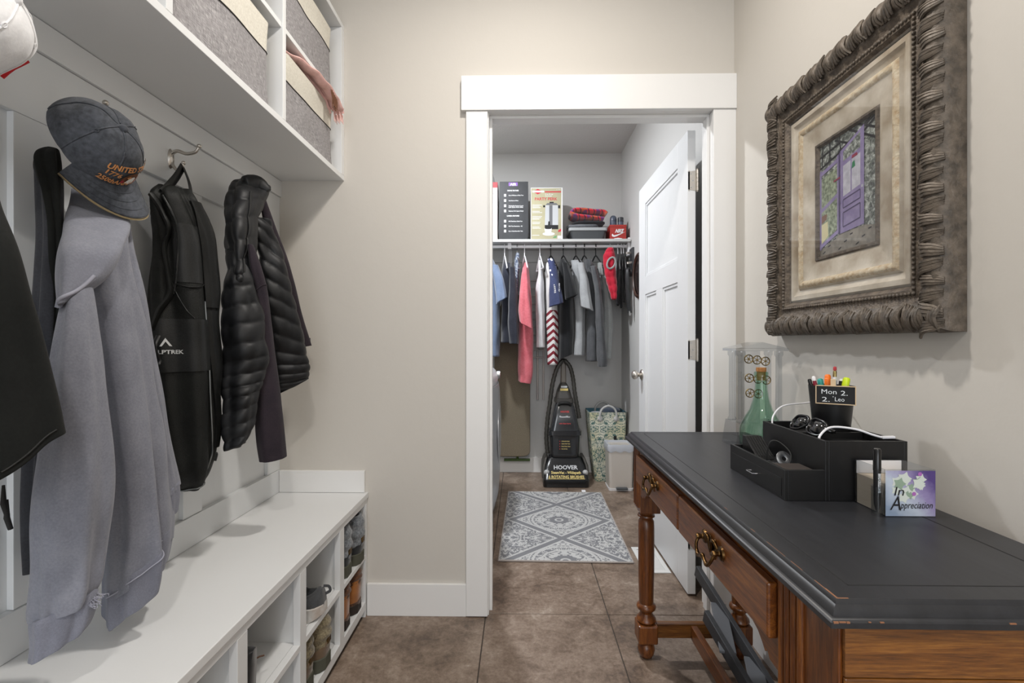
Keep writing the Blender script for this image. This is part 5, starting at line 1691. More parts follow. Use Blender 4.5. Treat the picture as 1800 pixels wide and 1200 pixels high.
g.build('flower_print', ['petal_white', 'petal_green', 'petal_pink'], mc, norm=False)
g = G()
for s_, x0, z0_, wd, hg in (('In', 0.700, 0.040, 0.017, 0.017), ('A', 0.692, 0.013, 0.020, 0.027), ('ppreciation', 0.712, 0.016, 0.058, 0.013)):
    lettering(s_, lambda u, v, x0=x0, z0_=z0_, wd=wd, hg=hg: Vector((x0 + u * wd + v * hg * 0.22, MY0 - 0.0019, TZ + z0_ + v * hg)), 'print_black', mc, g=g)
g.build('lettering', 'print_black', mc, norm=False)
G().lathe([(0.0095, 0.0), (0.0095, 0.056), (0.0082, 0.056), (0.0082, 0.004), (0.0, 0.004)], (MX0 - 0.010, MY0 + 0.006, TZ), 20, cap=False).build('pen_holder', 'clear_acrylic', mc, smooth=40)
t = thing('marker_pen', 'black pen with white lettering standing in the memo box holder', 'pen', (MX0 - 0.010, MY0 + 0.006, TZ + 0.005))
px_, py_ = MX0 - 0.010, MY0 + 0.006
G().lathe([(0.001, 0.006), (0.003, 0.012), (0.0055, 0.022), (0.0062, 0.085), (0.0062, 0.0851)], (px_, py_, TZ), 16).build('barrel', 'black_plastic', t, smooth=40)
G().lathe([(0.0066, 0.0852), (0.0066, 0.124), (0.005, 0.126)], (px_, py_, TZ), 16).build('cap', 'black_gloss', t, smooth=40)
lettering('BRIDGESTONE', lambda u, v: Vector((px_ + 0.0066 * math.sin((0.5 - v) * 0.8), py_ - 0.0066 * math.cos((0.5 - v) * 0.8), TZ + 0.080 - u * 0.036)), 'chalk', t, bold=0.02)

# ================================================================== laundry closet: shelf and rod
M('shelf_grey', '#c4c4c2', 0.5)
SZ, SY = 1.911, 3.76
sh = thing('closet_shelf', 'long painted closet shelf above the hanging rod', 'shelf', (0, 3.95, 1.89))
G().box(-0.99, 0.858, SY, YC - 0.0005, 1.890, SZ).build('board', 'shelf_grey', sh, bevel=0.001)
G().box(-0.99, 0.858, YC - 0.02, YC - 0.0005, 1.79, 1.8895).build('wall_cleat', 'shelf_grey', sh)
for x in (-0.082,):
    G().bar((x, YC - 0.021, 1.66), (x, YC - 0.021, 1.885), 0.03, 0.004, (0, 1, 0)).build('bracket_upright', 'white_plastic', sh)
    G().bar((x, YC - 0.03, 1.885), (x, 3.80, 1.885), 0.025, 0.006).build('bracket_arm', 'white_plastic', sh)
    G().box(x - 0.014, x + 0.014, 3.825, 3.855, 1.848, 1.8895).build('rod_clip', 'white_plastic', sh, bevel=0.002)
G().box(0.845, 0.8655, 3.80, 3.90, 1.79, 1.93).build('end_plate', 'white_plastic', sh, bevel=0.002)
RY, RZ = 3.84, 1.868
t = thing('closet_rod', 'white metal closet rod under the shelf', 'closet rod', (0, RY, RZ))
G().tube([(-0.985, RY, RZ), (0.8445, RY, RZ)], 0.0125, 14).build('tube', 'white_plastic', t, smooth=60)
for x in (-0.988, 0.8400):
    G().lathe([(0.02, 0.0), (0.022, 0.004)], (x, RY, RZ), 16, 'x').build('end_cup', 'white_plastic', t)

# ================================================================== boxes on the shelf
M('box_black', '#2b2c2f', 0.5, var='#35373b', vscale=10); M('box_tan', '#a9a284', 0.5, var='#b9b393', vscale=8); M('box_white', '#e2e2e0', 0.5); M('box_red', '#a82a33', 0.5); M('box_cream', '#cfc9c0', 0.5, var='#b9aeb0', vscale=6)
M('ink_white', '#e9e9ea', 0.6); M('ink_red', '#c73240', 0.6); M('ink_black', '#151517', 0.6); M('ink_violet', '#8c63b8', 0.6); M('ink_silver', '#c4c6c8', 0.4, 0.0); M('ink_grey', '#6c6d70', 0.5); M('nike_red', '#a8322c', 0.5); M('ink_green', '#6f9a6a', 0.6)


class Face:
    """flat print on a front face: s, t in 0..1 from the lower left"""
    def __init__(s, x0, x1, z0, z1, y): s.a = (x0, x1, z0, z1, y); s.k = 0
    def p(s, u, v, l=1): return (lerp(s.a[0], s.a[1], u), s.a[4] - 0.0003 * l, lerp(s.a[2], s.a[3], v))
    def poly(s, pts, l=1, g=None):
        g = g or G()
        return g.add([s.p(u, v, l) for u, v in pts], [tuple(range(len(pts)))])
    def rect(s, u0, u1, v0, v1, l=1, g=None): return s.poly([(u0, v0), (u1, v0), (u1, v1), (u0, v1)], l, g)
    def text(s, st_, u0, u1, v0, h, g, l=2, bold=0.02): lettering(st_, lambda u, v: s.p(lerp(u0, u1, u), v0 + v * h, l), None, None, g=g, bold=bold)


# black gadget box
BX0, BX1, BZ1, BY = -0.170, 0.068, 2.366, 3.785
t = thing('black_gadget_box', 'tall black retail box with white bullet text', 'box', ((BX0 + BX1) / 2, BY + 0.1, SZ))
G().prism([(BX0 + 0.008, SZ), (BX1 - 0.006, SZ), (BX1, SZ + 0.05), (BX1 - 0.004, BZ1), (BX0 + 0.012, BZ1), (BX0, SZ + 0.06)], 'y', BY, BY + 0.20).build('carton', 'box_black', t, bevel=0.002)
F_ = Face(BX0, BX1, SZ, BZ1, BY)
F_.rect(0.34, 0.64, 0.925, 0.985).build('badge_print', 'ink_violet', t, norm=False)
g = G()
F_.text('AIR', 0.38, 0.60, 0.932, 0.042, g, 2, 0.05)
F_.text('DRONE FEATURES', 0.30, 0.67, 0.835, 0.022, g, bold=0.04); F_.text('CAMERA FEATURES', 0.28, 0.69, 0.40, 0.022, g, bold=0.04)
for v, s_, w2 in ((0.755, 'Up to 30 Minutes of Flight Time', 0.83), (0.665, 'Auto Return to Home', 0.66), (0.575, 'The Brushless Precision Control', 0.82), (0.485, 'Maximum High Speed: 40mph', 0.83), (0.31, 'High Resolution Global View', 0.80), (0.225, 'High Foto Resolution - 4K', 0.80), (0.14, 'Up to 2-Axis Recording Time', 0.81)):
    F_.text(s_, 0.34, w2, v, 0.018, g, bold=0.03)
    F_.rect(0.19, 0.26, v - 0.012, v + 0.032, 2, g)
F_.text('Radio System Return Safety', 0.34, 0.82, 0.552, 0.016, g, bold=0.03)
g.build('lettering', 'ink_white', t, norm=False)['kind'] = 'stuff'

# coffee urn box
CX0_, CX1_, CZ1_ = 0.084, 0.334, 2.318
t = thing('coffee_urn_box', 'tan retail box with a steel coffee urn and cup pictured', 'box', (0.21, BY + 0.1, SZ))
G().box(CX0_, CX1_, BY, BY + 0.24, SZ, CZ1_).build('carton', 'box_white', t, bevel=0.001)
F_ = Face(CX0_, CX1_, SZ, CZ1_, BY)
F_.rect(0.015, 0.955, 0.01, 0.985).build('tan_print', 'box_tan', t, norm=False)
g = G()
F_.poly([(0.06, 0.925), (0.22, 0.975), (0.40, 0.925), (0.22, 0.87)], 2, g); F_.rect(0.44, 0.95, 0.905, 0.928, 2, g)
F_.text('PARTY', 0.13, 0.50, 0.755, 0.055, g, 2, 0.02); F_.text('PERK', 0.54, 0.83, 0.755, 0.055, g, 2, 0.02)
F_.poly([(0.86, 0.14), (0.95, 0.16), (0.95, 0.21), (0.86, 0.18)], 2, g)
g.build('red_print', 'ink_red', t, norm=False)['kind'] = 'stuff'
g = G()
F_.rect(0.05, 0.42, 0.907, 0.942, 3, g)
F_.text('12 to 30 cup', 0.45, 0.70, 0.862, 0.022, g); F_.text('Automatic', 0.45, 0.66, 0.83, 0.02, g); F_.text('No. 58030', 0.80, 0.94, 0.955, 0.012, g)
for v in (0.66, 0.635, 0.61, 0.54, 0.515, 0.44, 0.415, 0.39, 0.33, 0.305, 0.24, 0.215, 0.08):
    F_.rect(0.05, 0.27 + 0.09 * math.sin(v * 40) ** 2, v, v + 0.009, 2, g)
F_.poly([(0.40 + 0.165 * (1 + math.cos(a)) * 1.15 - 0.03, 0.11 + 0.034 * math.sin(a)) for a in [2 * PI * j / 24 for j in range(24)]], 4, g)
F_.poly([(0.43, 0.22), (0.45, 0.13), (0.50, 0.105), (0.58, 0.105), (0.64, 0.13), (0.66, 0.22)], 6, g)
F_.rect(0.84, 0.95, 0.02, 0.075, 2, g)
g.build('white_print', 'ink_white', t, norm=False)['kind'] = 'stuff'
g = G()
F_.poly([(0.46, 0.66), (0.44, 0.28), (0.86, 0.28), (0.86, 0.66)], 3, g)
g.build('silver_print', 'ink_silver', t, norm=False)
g = G()
F_.rect(0.58, 0.68, 0.28, 0.66, 4, g)
F_.poly([(0.46, 0.665), (0.52, 0.70), (0.80, 0.70), (0.86, 0.665)], 3, g)
g.build('grey_print', 'ink_grey', t, norm=False)
g = G()
F_.rect(0.44, 0.86, 0.20, 0.28, 3, g); F_.rect(0.59, 0.72, 0.70, 0.725, 3, g); F_.rect(0.855, 0.92, 0.60, 0.66, 3, g); F_.rect(0.39, 0.45, 0.62, 0.66, 3, g)
F_.poly([(0.54, 0.28), (0.55, 0.35), (0.60, 0.35), (0.61, 0.28)], 5, g)
F_.poly([(0.545 + 0.105 * math.cos(a), 0.215 + 0.014 * math.sin(a)) for a in [2 * PI * j / 20 for j in range(20)]], 7, g)
F_.rect(0.86, 0.945, 0.025, 0.07, 3, g) if False else None
g.build('black_print', 'ink_black', t, norm=False)
F_.poly([(0.68, 0.03), (0.80, 0.03), (0.82, 0.08), (0.74, 0.07)], 3).build('green_print', 'ink_green', t, norm=False)

# appliance box peeping past the door casing
t = thing('appliance_box', 'white and red appliance box with a black pot pictured, beside the black box', 'box', (-0.28, BY + 0.1, SZ))
F_ = Face(-0.42, -0.176, SZ, 2.366, BY + 0.01)
G().box(-0.42, -0.176, BY + 0.01, BY + 0.21, SZ, 2.366).build('carton', 'box_cream', t, bevel=0.001)
F_.rect(0.0, 1.0, 0.905, 1.0).build('red_print', 'box_red', t, norm=False)
g = G(); F_.text('COOKER', 0.30, 0.86, 0.80, 0.04, g, 2, 0.03)
F_.poly([(0.45, 0.60), (0.44, 0.25), (0.55, 0.14), (0.72, 0.17), (0.78, 0.28), (0.78, 0.60), (0.68, 0.64), (0.5, 0.64)], 2, g)
g.build('black_print', 'ink_black', t, norm=False)
g = G(); F_.rect(0.45, 0.78, 0.36, 0.39, 3, g); F_.rect(0.46, 0.78, 0.52, 0.545, 3, g)
g.build('silver_print', 'ink_silver', t, norm=False)
thin_glass('clear_bag', '#eceef0', 1.5, 0.15)
t = thing('plastic_bag', 'crumpled clear plastic bag on top of the appliance box', 'plastic bag', (-0.25, BY + 0.1, 2.366))
rings = [[(-0.26 + (0.055 - 0.03 * v) * math.cos(a) * (1 + 0.25 * math.sin(4 * a + v * 5)), BY + 0.1 + 0.05 * math.sin(a) * (1 - 0.4 * v), 2.367 + 0.15 * v) for a in [2 * PI * j / 20 for j in range(20)]] for v in [k / 8 for k in range(9)]]
G().loft(rings).build('film', 'clear_bag', t, smooth=50)

# grey storage tray with folded clothes and a plaid blanket
M('tray_dark', '#3f4144', 0.4); M('tray_rim', '#a8abac', 0.4)
t = thing('plastic_storage_tray', 'dark grey plastic storage tray with pale rim on the shelf', 'storage tray', (0.54, 3.92, SZ))
G().loft([rrect(0.535, 3.925, 0.122, 0.115, SZ, 0.02), rrect(0.535, 3.925, 0.140, 0.128, SZ + 0.072, 0.02)]).build('tub', 'tray_dark', t, smooth=40)
G().loft([rrect(0.535, 3.925, 0.150, 0.135, SZ + 0.0725, 0.02), rrect(0.535, 3.925, 0.152, 0.137, SZ + 0.096, 0.02)]).build('lid', 'tray_rim', t, smooth=40, bevel=0.002)
cloth('fold_grey', '#55575b', '#6f7175', 200); cloth('fold_dark', '#1d1d20', '#2c2b2f', 200)
def blob(cx, cy, z0, hx, hy, h, seed, mt, par, nm, amp=0.012):
    rings = []
    for i in range(14):
        v = i / 13
        s_ = math.sqrt(max(0.02, 1 - (2 * v - 1) ** 4))
        ring = []
        for k in range(48):
            a = 2 * PI * k / 48
            ca, sa = math.cos(a), math.sin(a)
            x = cx + hx * s_ * math.copysign(abs(ca) ** 0.6, ca)
            y = cy + hy * s_ * math.copysign(abs(sa) ** 0.6, sa)
            z = z0 + h * v
            d = noise.noise(Vector((x * 14 + seed, y * 14, z * 22))) * amp
            ring.append((x + d * ca, y + d * sa, z + (abs(d) * 0.6 if 0 < i < 13 else 0.0) * (v if v > 0.2 else 0)))
        rings.append(ring)
    return G().loft(rings).build(nm, mt, par, smooth=60)
t = thing('folded_clothes', 'folded grey clothes lying on the storage tray', 'clothes', (0.53, 3.92, SZ + 0.097))
blob(0.505, 3.92, SZ + 0.0972, 0.125, 0.11, 0.036, 3, 'fold_grey', t, 'lower_fold')
blob(0.55, 3.93, SZ + 0.134, 0.13, 0.10, 0.030, 8, 'fold_dark', t, 'upper_fold')
m, n, b = nt('plaid')
E.n = n
X, Y, Z = xyz(n)
k1 = (X * 1.0 + Z * 0.6).pingpong(0.05); k2 = (Z * 1.0 - X * 0.35).pingpong(0.045)
c1 = mixcol(n, k1 < 0.014, '#d6303c', '#7c3a78')
c1 = mixcol(n, k2 < 0.010, c1, '#c65a38')
c1 = mixcol(n, ((k1 - 0.03).abs()) < 0.004, c1, '#3b2740')
n.links.new(c1, b.inputs['Base Color']); b.inputs['Roughness'].default_value = 0.95; b.inputs['Sheen Weight'].default_value = 0.4
bump(n, b, noise_tex(n, coords(n), 150, 3).outputs[0], 0.4, 0.002)
t = thing('plaid_blanket', 'folded red plaid blanket on top of the grey clothes', 'blanket', (0.54, 3.92, SZ + 0.165))
pth = curve([(0.662, SZ + 0.176), (0.60, SZ + 0.184), (0.52, SZ + 0.192), (0.44, SZ + 0.205), (0.41, SZ + 0.225), (0.43, SZ + 0.246), (0.50, SZ + 0.248), (0.58, SZ + 0.238), (0.66, SZ + 0.234), (0.685, SZ + 0.215)], 40)
rings = []
for i, p in enumerate(pth):
    th = 0.019
    d = (pth[min(i + 1, 39)] - pth[max(i - 1, 0)]).normalized()
    nn = Vector((-d.y, d.x))
    ring = []
    for k in range(20):
        a = 2 * PI * k / 20
        y = 3.92 + 0.115 * math.copysign(abs(math.cos(a)) ** 0.5, math.cos(a))
        o_ = nn * (th * math.sin(a) * (0.85 + 0.3 * noise.noise(Vector((i * 0.3, k * 0.5, 0)))))
        ring.append((p.x + o_.x, y, p.y + o_.y))
    rings.append(ring)
G().loft(rings).build('fold', 'plaid', t, smooth=70)

# red shoe box with two spray bottles
t = thing('red_shoe_box', 'small red shoe box with white logo at the shelf end', 'shoe box', (0.778, 3.90, SZ))
SB = (0.706, 0.832, 3.80, 4.0)
G().box(*SB, SZ, SZ + 0.10).build('carton', 'nike_red', t, bevel=0.001)
G().box(SB[0] - 0.002, SB[1] + 0.002, SB[2] - 0.002, SB[3] + 0.002, SZ + 0.1002, SZ + 0.118).build('lid', 'nike_red', t, bevel=0.001)
F_ = Face(SB[0], SB[1], SZ, SZ + 0.1, SB[2])
g = G(); lettering('NIKE', lambda u, v: F_.p(0.30 + u * 0.48 + v * 0.08, 0.56 + v * 0.28, 9), None, None, g=g, bold=0.04)
sw = [(0.12, 0.42), (0.20, 0.36), (0.34, 0.37), (0.95, 0.62), (0.40, 0.28), (0.24, 0.24), (0.12, 0.28), (0.09, 0.36)]
F_.poly([(0.95, 0.62), (0.34, 0.37), (0.22, 0.36), (0.14, 0.48), (0.09, 0.36), (0.14, 0.25), (0.26, 0.22), (0.42, 0.28)], 9, g)
F_.poly([(0.15, 0.02), (0.85, 0.02), (0.72, 0.12), (0.5, 0.16), (0.28, 0.12)], 2, g)
g.build('logo_print', 'ink_white', t, norm=False)
M('spray_grey', '#5c6470', 0.3, var='#3c4258', vscale=30); M('spray_dark', '#3b3d42', 0.35)
t = thing('spray_bottle', 'dome-capped grey spray bottle on the shoe box', 'bottle', (0.745, 3.86, SZ + 0.1185))
G().lathe([(0.0, 0.0), (0.026, 0.0), (0.027, 0.04), (0.0, 0.0405)], (0.742, 3.86, SZ + 0.1185), 24).build('can', 'spray_grey', t, smooth=40)
G().lathe([(0.027, 0.041), (0.027, 0.058), (0.023, 0.074), (0.014, 0.084), (0.0, 0.087)], (0.742, 3.86, SZ + 0.1185), 24).build('dome_cap', 'spray_grey', t, smooth=60)
t = thing('spray_bottle', 'flat-capped dark spray bottle on the shoe box', 'bottle', (0.80, 3.86, SZ + 0.1185))
G().lathe([(0.0, 0.0), (0.022, 0.0), (0.022, 0.036), (0.0, 0.0365)], (0.800, 3.86, SZ + 0.1185), 24).build('can', 'spray_grey', t, smooth=40)
G().lathe([(0.0235, 0.037), (0.0235, 0.067), (0.020, 0.070), (0.0, 0.070)], (0.800, 3.86, SZ + 0.1185), 24).build('cap', 'spray_dark', t, smooth=40)

# ================================================================== clothes on hangers
cloth('c_blue', '#6d7f9c', '#7c8ca8', 200); cloth('c_navy', '#23252f', '#2d303b', 200); cloth('c_coral', '#c9616a', '#d87680', 90); cloth('c_white', '#d3d3d6', '#e4e4e6', 150); cloth('c_black', '#111214', '#1a1b1e', 150)
cloth('c_lgrey', '#96989a', '#a7a9ab', 260); cloth('c_dgrey', '#47494c', '#58595c', 220); cloth('c_mgrey', '#8d908f', '#9c9f9e', 220); cloth('c_red', '#a8182c', '#c0223a', 60); cloth('c_flagblue', '#333a5a', '#424a6c', 160); cloth('c_char', '#232327', '#2d2d31', 160)
m, n, b = nt('c_denim')
t1 = noise_tex(n, coords(n), 60, 4, 0.7)
n.links.new(ramp(n, t1.outputs[0], [(0.4, '#4a536a'), (0.5, '#6b7486'), (0.62, '#b3b8c0')]), b.inputs['Base Color']); b.inputs['Roughness'].default_value = 0.9
m, n, b = nt('c_stripe')
E.n = n
X, Y, Z = xyz(n)
ss = (Z + (X - 0.26).abs() * 0.9 + 10.0).pingpong(0.028)
gate = (Z < 1.36)
n.links.new(mixcol(n, (ss < 0.013) * gate, '#dcdad8', '#7d2430'), b.inputs['Base Color']); b.inputs['Roughness'].default_value = 0.9
m, n, b = nt('c_star')
vt = n.nodes.new('ShaderNodeTexVoronoi'); vt.inputs['Scale'].default_value = 38; n.links.new(coords(n), vt.inputs['Vector'])
n.links.new(ramp(n, vt.outputs['Distance'], [(0.30, '#d9dbe2'), (0.36, '#3a4267')]), b.inputs['Base Color']); b.inputs['Roughness'].default_value = 0.9
YG = 3.88


HANGS = {}


def garment(nm, label, cat, px, pieces, hanger='black', hpy=458):
    """pieces: (part name, material, rows[(py, L, R, depth)], tilt, quilt); px: photo column of the hanger hook"""
    h0 = sv(px, 434, y=RY)
    t = thing(nm, label, cat, (h0.x, YG, 1.0), 'clothes on the closet rod')
    for q in pieces:
        pn, mt, rows = q[:3]
        tilt = q[3] if len(q) > 3 else 0.0
        quilt = q[4] if len(q) > 4 else None
        yy = q[5] if len(q) > 5 else YG
        H_ = Hang([(r[0], r[1], r[2], yy, min(r[3], 0.115 if yy == YG else 0.05)) for r in rows], plane='y', folds=[(3, 0.004, px, 2, 0.5), (5, 0.004, px * 2, 1, 0.7), (9, 0.002, px, -3, 1)], tilt=(0, tilt), wr=(0.003, 14), seed=px, quilt=quilt)
        H_.geo(n=56, m=44, lip=0.02).build(pn, mt, t, smooth=180)
        HANGS[(nm, pn)] = (H_, t)
    return t


def hanger(px, mat_, label, drop=462, ang=28, span=0.19):
    p = sv(px, 434, y=RY)
    zb = EYE + (600 - drop) * RY / 850
    t = thing('clothes_hanger', label, 'hanger', (p.x, RY, zb), 'hangers on the closet rod')
    r_ = 0.0172
    pts = [(p.x, RY + r_ * math.sin(a) * 1.0, RZ + r_ * math.cos(a)) for a in [R(k) for k in (-115, -80, -40, 0, 40, 80, 115, 150)]]
    pts += [(p.x, RY, RZ - 0.035), (p.x, RY, zb + 0.02)]
    G().tube(pts, 0.0042, 7).build('hook', mat_, t, smooth=70)
    dx, dy = math.sin(R(ang)) * span, -math.cos(R(ang)) * span
    g = G()
    for s in (1, -1):
        g.tube(curve([(p.x, RY, zb + 0.022), (p.x + s * dx * 0.2, RY + s * dy * 0.2, zb + 0.01), (p.x + s * dx, RY + s * dy, zb - 0.085)], 10), 0.0055, 7)
    g.tube([(p.x - dx, RY - dy, zb - 0.086), (p.x + dx, RY + dy, zb - 0.086)], 0.0045, 6)
    g.build('shoulder_bar', mat_, t, smooth=70)

garment('blue_shirt', 'light blue short-sleeved shirt hanging beside the door casing', 'shirt', 862, [
    ('body', 'c_blue', [(452, 846, 864, 0.05), (470, 842, 872, 0.12), (510, 840, 877, 0.16), (570, 838, 879, 0.16), (626, 838, 878, 0.15)]),
    ('sleeve', 'c_blue', [(466, 862, 876, 0.03), (490, 868, 884, 0.045), (514, 871, 889, 0.05), (528, 872, 891, 0.05)], 0.03, None, 3.70)])
garment('navy_sweater', 'navy long-sleeved sweater hanging between blue shirt and patterned shorts', 'sweater', 887, [
    ('body', 'c_navy', [(463, 886, 898, 0.05), (480, 882, 900, 0.12), (520, 882, 900, 0.16), (560, 881, 901, 0.16), (602, 881, 901, 0.15)]),
    ('sleeve', 'c_navy', [(470, 896, 905, 0.03), (510, 895, 909, 0.04), (560, 893, 911, 0.045), (604, 896, 911, 0.04)], 0.0, None, 3.70)])
garment('denim_shorts', 'patterned denim-blue shorts clipped beside the coral shirt', 'shorts', 909, [
    ('leg', 'c_denim', [(446, 907, 913, 0.05), (460, 904, 914, 0.08), (490, 904, 911, 0.10), (545, 905, 910, 0.10)])])
garment('coral_shirt', 'long coral pink shirt hanging lowest on the rod', 'shirt', 922, [
    ('body', 'c_coral', [(462, 922, 928, 0.04), (480, 918, 930, 0.10), (520, 914, 934, 0.15), (570, 912, 937, 0.17), (620, 911, 937, 0.17), (655, 911, 936, 0.16), (671, 911, 933, 0.15)], -0.01),
    ('sleeve', 'c_coral', [(470, 919, 927, 0.03), (510, 914, 930, 0.05), (550, 912, 934, 0.06), (572, 913, 935, 0.06)], -0.03, None, 3.66)])
garment('white_blouse', 'white sleeveless blouse hanging between coral and striped shirts', 'blouse', 949, [
    ('body', 'c_white', [(458, 947, 951, 0.03), (480, 946, 954, 0.08), (510, 942, 956, 0.12), (560, 942, 957, 0.14), (610, 943, 958, 0.14)])])
garment('flag_shirt', 'white shirt with red chevron stripes and a blue starred sleeve', 'shirt', 968, [
    ('body', 'c_stripe', [(462, 961, 968, 0.04), (480, 959, 974, 0.10), (520, 960, 978, 0.15), (570, 960, 981, 0.16), (640, 962, 980, 0.15)]),
    ('sleeve', 'c_flagblue', [(468, 968, 978, 0.03), (495, 966, 983, 0.05), (520, 965, 988, 0.055), (536, 964, 990, 0.055)], 0.02, None, 3.70),
    ('shoulder', 'c_star', [(455, 962, 972, 0.03), (465, 964, 976, 0.045), (485, 966, 979, 0.05), (510, 966, 976, 0.045)], 0, None, 3.71)])
H_, t_ = HANGS[('flag_shirt', 'sleeve')]
G().add([H_.pix(a, b_, 0.004) for a, b_ in ((973.5, 501), (983.5, 500), (984, 515), (974.5, 516))], [(0, 1, 2, 3)]).build('flag_patch', 'c_white', t_, norm=False)
g = G()
for k in range(4):
    z_ = 503 + 3.4 * k
    g.add([H_.pix(a, b_, 0.0048) for a, b_ in ((974, z_), (984, z_ - 0.7), (984, z_ + 0.9), (974, z_ + 1.6))], [(0, 1, 2, 3)])
g.build('patch_stripes', 'c_flagblue', t_, norm=False)['kind'] = 'stuff'
garment('black_tee', 'black tee shirt hanging beside the flag-striped shirt', 'shirt', 990, [
    ('body', 'c_black', [(456, 984, 994, 0.04), (475, 981, 1002, 0.11), (520, 984, 1006, 0.16), (570, 983, 1008, 0.17), (618, 982, 1008, 0.16), (626, 982, 1008, 0.16)], 0.03),
    ('sleeve', 'c_black', [(462, 988, 998, 0.03), (485, 991, 1005, 0.045), (508, 993, 1012, 0.055), (522, 994, 1016, 0.055)], 0.02, None, 3.70)])
garment('grey_tee', 'light heather-grey tee shirt hanging beside the black tee', 'shirt', 1012, [
    ('body', 'c_lgrey', [(458, 1003, 1022, 0.04), (475, 1005, 1026, 0.11), (520, 1009, 1028, 0.16), (570, 1011, 1028, 0.17), (624, 1008, 1028, 0.16)]),
    ('sleeve', 'c_lgrey', [(462, 1014, 1026, 0.03), (490, 1018, 1034, 0.045), (520, 1019, 1039, 0.055), (542, 1020, 1043, 0.05)], -0.02, None, 3.70)])
garment('dark_grey_hoodie', 'dark grey hooded sweatshirt with long sleeve beside the grey tee', 'sweatshirt', 1027, [
    ('body', 'c_dgrey', [(458, 1026, 1038, 0.05), (475, 1028, 1048, 0.12), (520, 1031, 1054, 0.16), (570, 1030, 1055, 0.17), (634, 1029, 1053, 0.16)]),
    ('sleeve', 'c_dgrey', [(468, 1038, 1048, 0.04), (510, 1045, 1057, 0.05), (570, 1048, 1062, 0.055), (630, 1050, 1067, 0.05), (644, 1051, 1066, 0.045)], 0, None, 3.70),
    ('hood', 'c_dgrey', [(456, 1029, 1039, 0.03), (464, 1030, 1043, 0.035), (476, 1034, 1044, 0.03)], 0, None, 3.79)])
garment('grey_jacket', 'pale grey jacket with collar beside the red vest', 'jacket', 1047, [
    ('body', 'c_mgrey', [(463, 1051, 1060, 0.04), (480, 1052, 1068, 0.11), (520, 1058, 1074, 0.15), (580, 1059, 1077, 0.16), (630, 1059, 1074, 0.15)]),
    ('collar', 'c_mgrey', [(462, 1051, 1059, 0.03), (472, 1052, 1061, 0.035), (484, 1055, 1061, 0.03)], 0, None, 3.79)])
garment('red_vest', 'red quilted vest with grey armhole trim near the rod end', 'vest', 1072, [
    ('body', 'c_red', [(436, 1068, 1078, 0.04), (452, 1061, 1081, 0.09), (480, 1063, 1083, 0.12), (505, 1069, 1085, 0.12), (526, 1075, 1084, 0.10)], 0, (7, 0.010, 0.1), 3.69)])
v_ = [o for o in bpy.data.objects if o.name == 'red_vest'][0]
c_ = sv(1074.5, 462, y=3.628)
G().tube([c_ + Vector((0.030 * math.cos(a) + 0.01 * math.sin(a), 0.0, 0.042 * math.sin(a))) for a in [2 * PI * j / 24 for j in range(24)]], 0.007, 8, closed=True).build('armhole_trim', 'c_mgrey', v_, smooth=70)
for px, lab, L_, R_, bot, mt in ((1086, 'black camisole next to the red vest', 1084, 1088.5, 536, 'c_char'), (1092, 'black tank top second from the red vest', 1090.5, 1093.5, 540, 'c_black'), (1096, 'black skirt near the closet corner', 1095, 1098, 530, 'c_black')):
    garment(lab.split(' next')[0].split(' second')[0].split(' near')[0].replace(' ', '_'), lab, 'clothes', px, [('body', mt, [(446, L_ + 1, R_ - 2, 0.04), (460, L_, R_, 0.09), (500, L_, R_, 0.11), (bot, L_, R_, 0.10)])])
for px, m_, lab in ((862, 'white_plastic', 'white hanger carrying the light blue shirt'), (887, 'white_plastic', 'white hanger carrying the navy sweater'), (909, 'steel', 'wire hanger carrying the denim shorts'), (922, 'white_plastic', 'white hanger carrying the coral shirt'),
                    (949, 'white_plastic', 'white hanger carrying the white blouse'), (968, 'black_plastic', 'black hanger carrying the flag-striped shirt'), (990, 'black_plastic', 'black hanger carrying the black tee'), (1012, 'black_plastic', 'black hanger carrying the light grey tee'),
                    (1027, 'black_plastic', 'black hanger carrying the dark grey hoodie'), (1047, 'black_plastic', 'black hanger carrying the pale grey jacket'), (1072, 'white_plastic', 'white hanger carrying the red vest'),
                    (1086, 'white_plastic', 'white hanger carrying the black camisole'), (1092, 'white_plastic', 'white hanger carrying the black tank top'), (1096, 'white_plastic', 'white hanger carrying the black skirt')):
    hanger(px, m_, lab, 455 if px != 1072 else 448, 24 if 960 < px < 1060 else 12, 0.11 if px < 1080 else 0.045)

# clip rack and belt at the corner, round dark plaque on the side wall
t = thing('belt_rack', 'small cream wall rack with clips at the closet corner', 'belt rack', (0.86, 3.70, 1.75))
for k, (z, dy) in enumerate(((1.80, 0.0), (1.72, -0.03), (1.66, 0.0))):
    G().bar((0.866, 3.74 + dy, z), (0.812, 3.70 + dy, z - 0.012), 0.012, 0.016).build('peg', 'box_cream', t, bevel=0.002)
G().box(0.852, 0.8655, 3.675, 3.78, 1.62, 1.83).build('back_plate', 'box_cream' if False else 'tray_dark', t, bevel=0.002)
t = thing('leather_belt', 'black leather belt hanging from the wall rack', 'belt', (0.82, 3.68, 1.4))
G().tube(curve([(0.828, 3.69, 1.645), (0.812, 3.67, 1.668), (0.806, 3.655, 1.60), (0.812, 3.65, 1.45), (0.826, 3.65, 1.33)], 24), 0.016, 8, flat=(1, 0.2)).build('strap', 'boot_black', t, smooth=60)
G().box(0.818, 0.834, 3.645, 3.655, 1.31, 1.345).build('buckle', 'steel', t, bevel=0.002)
M('walnut', '#3a2620', 0.4, var='#4d352c', vscale=14)
t = thing('round_wall_plaque', 'round dark wooden rim hanging on the closet side wall', 'mirror', (XR, 3.49, 1.59))
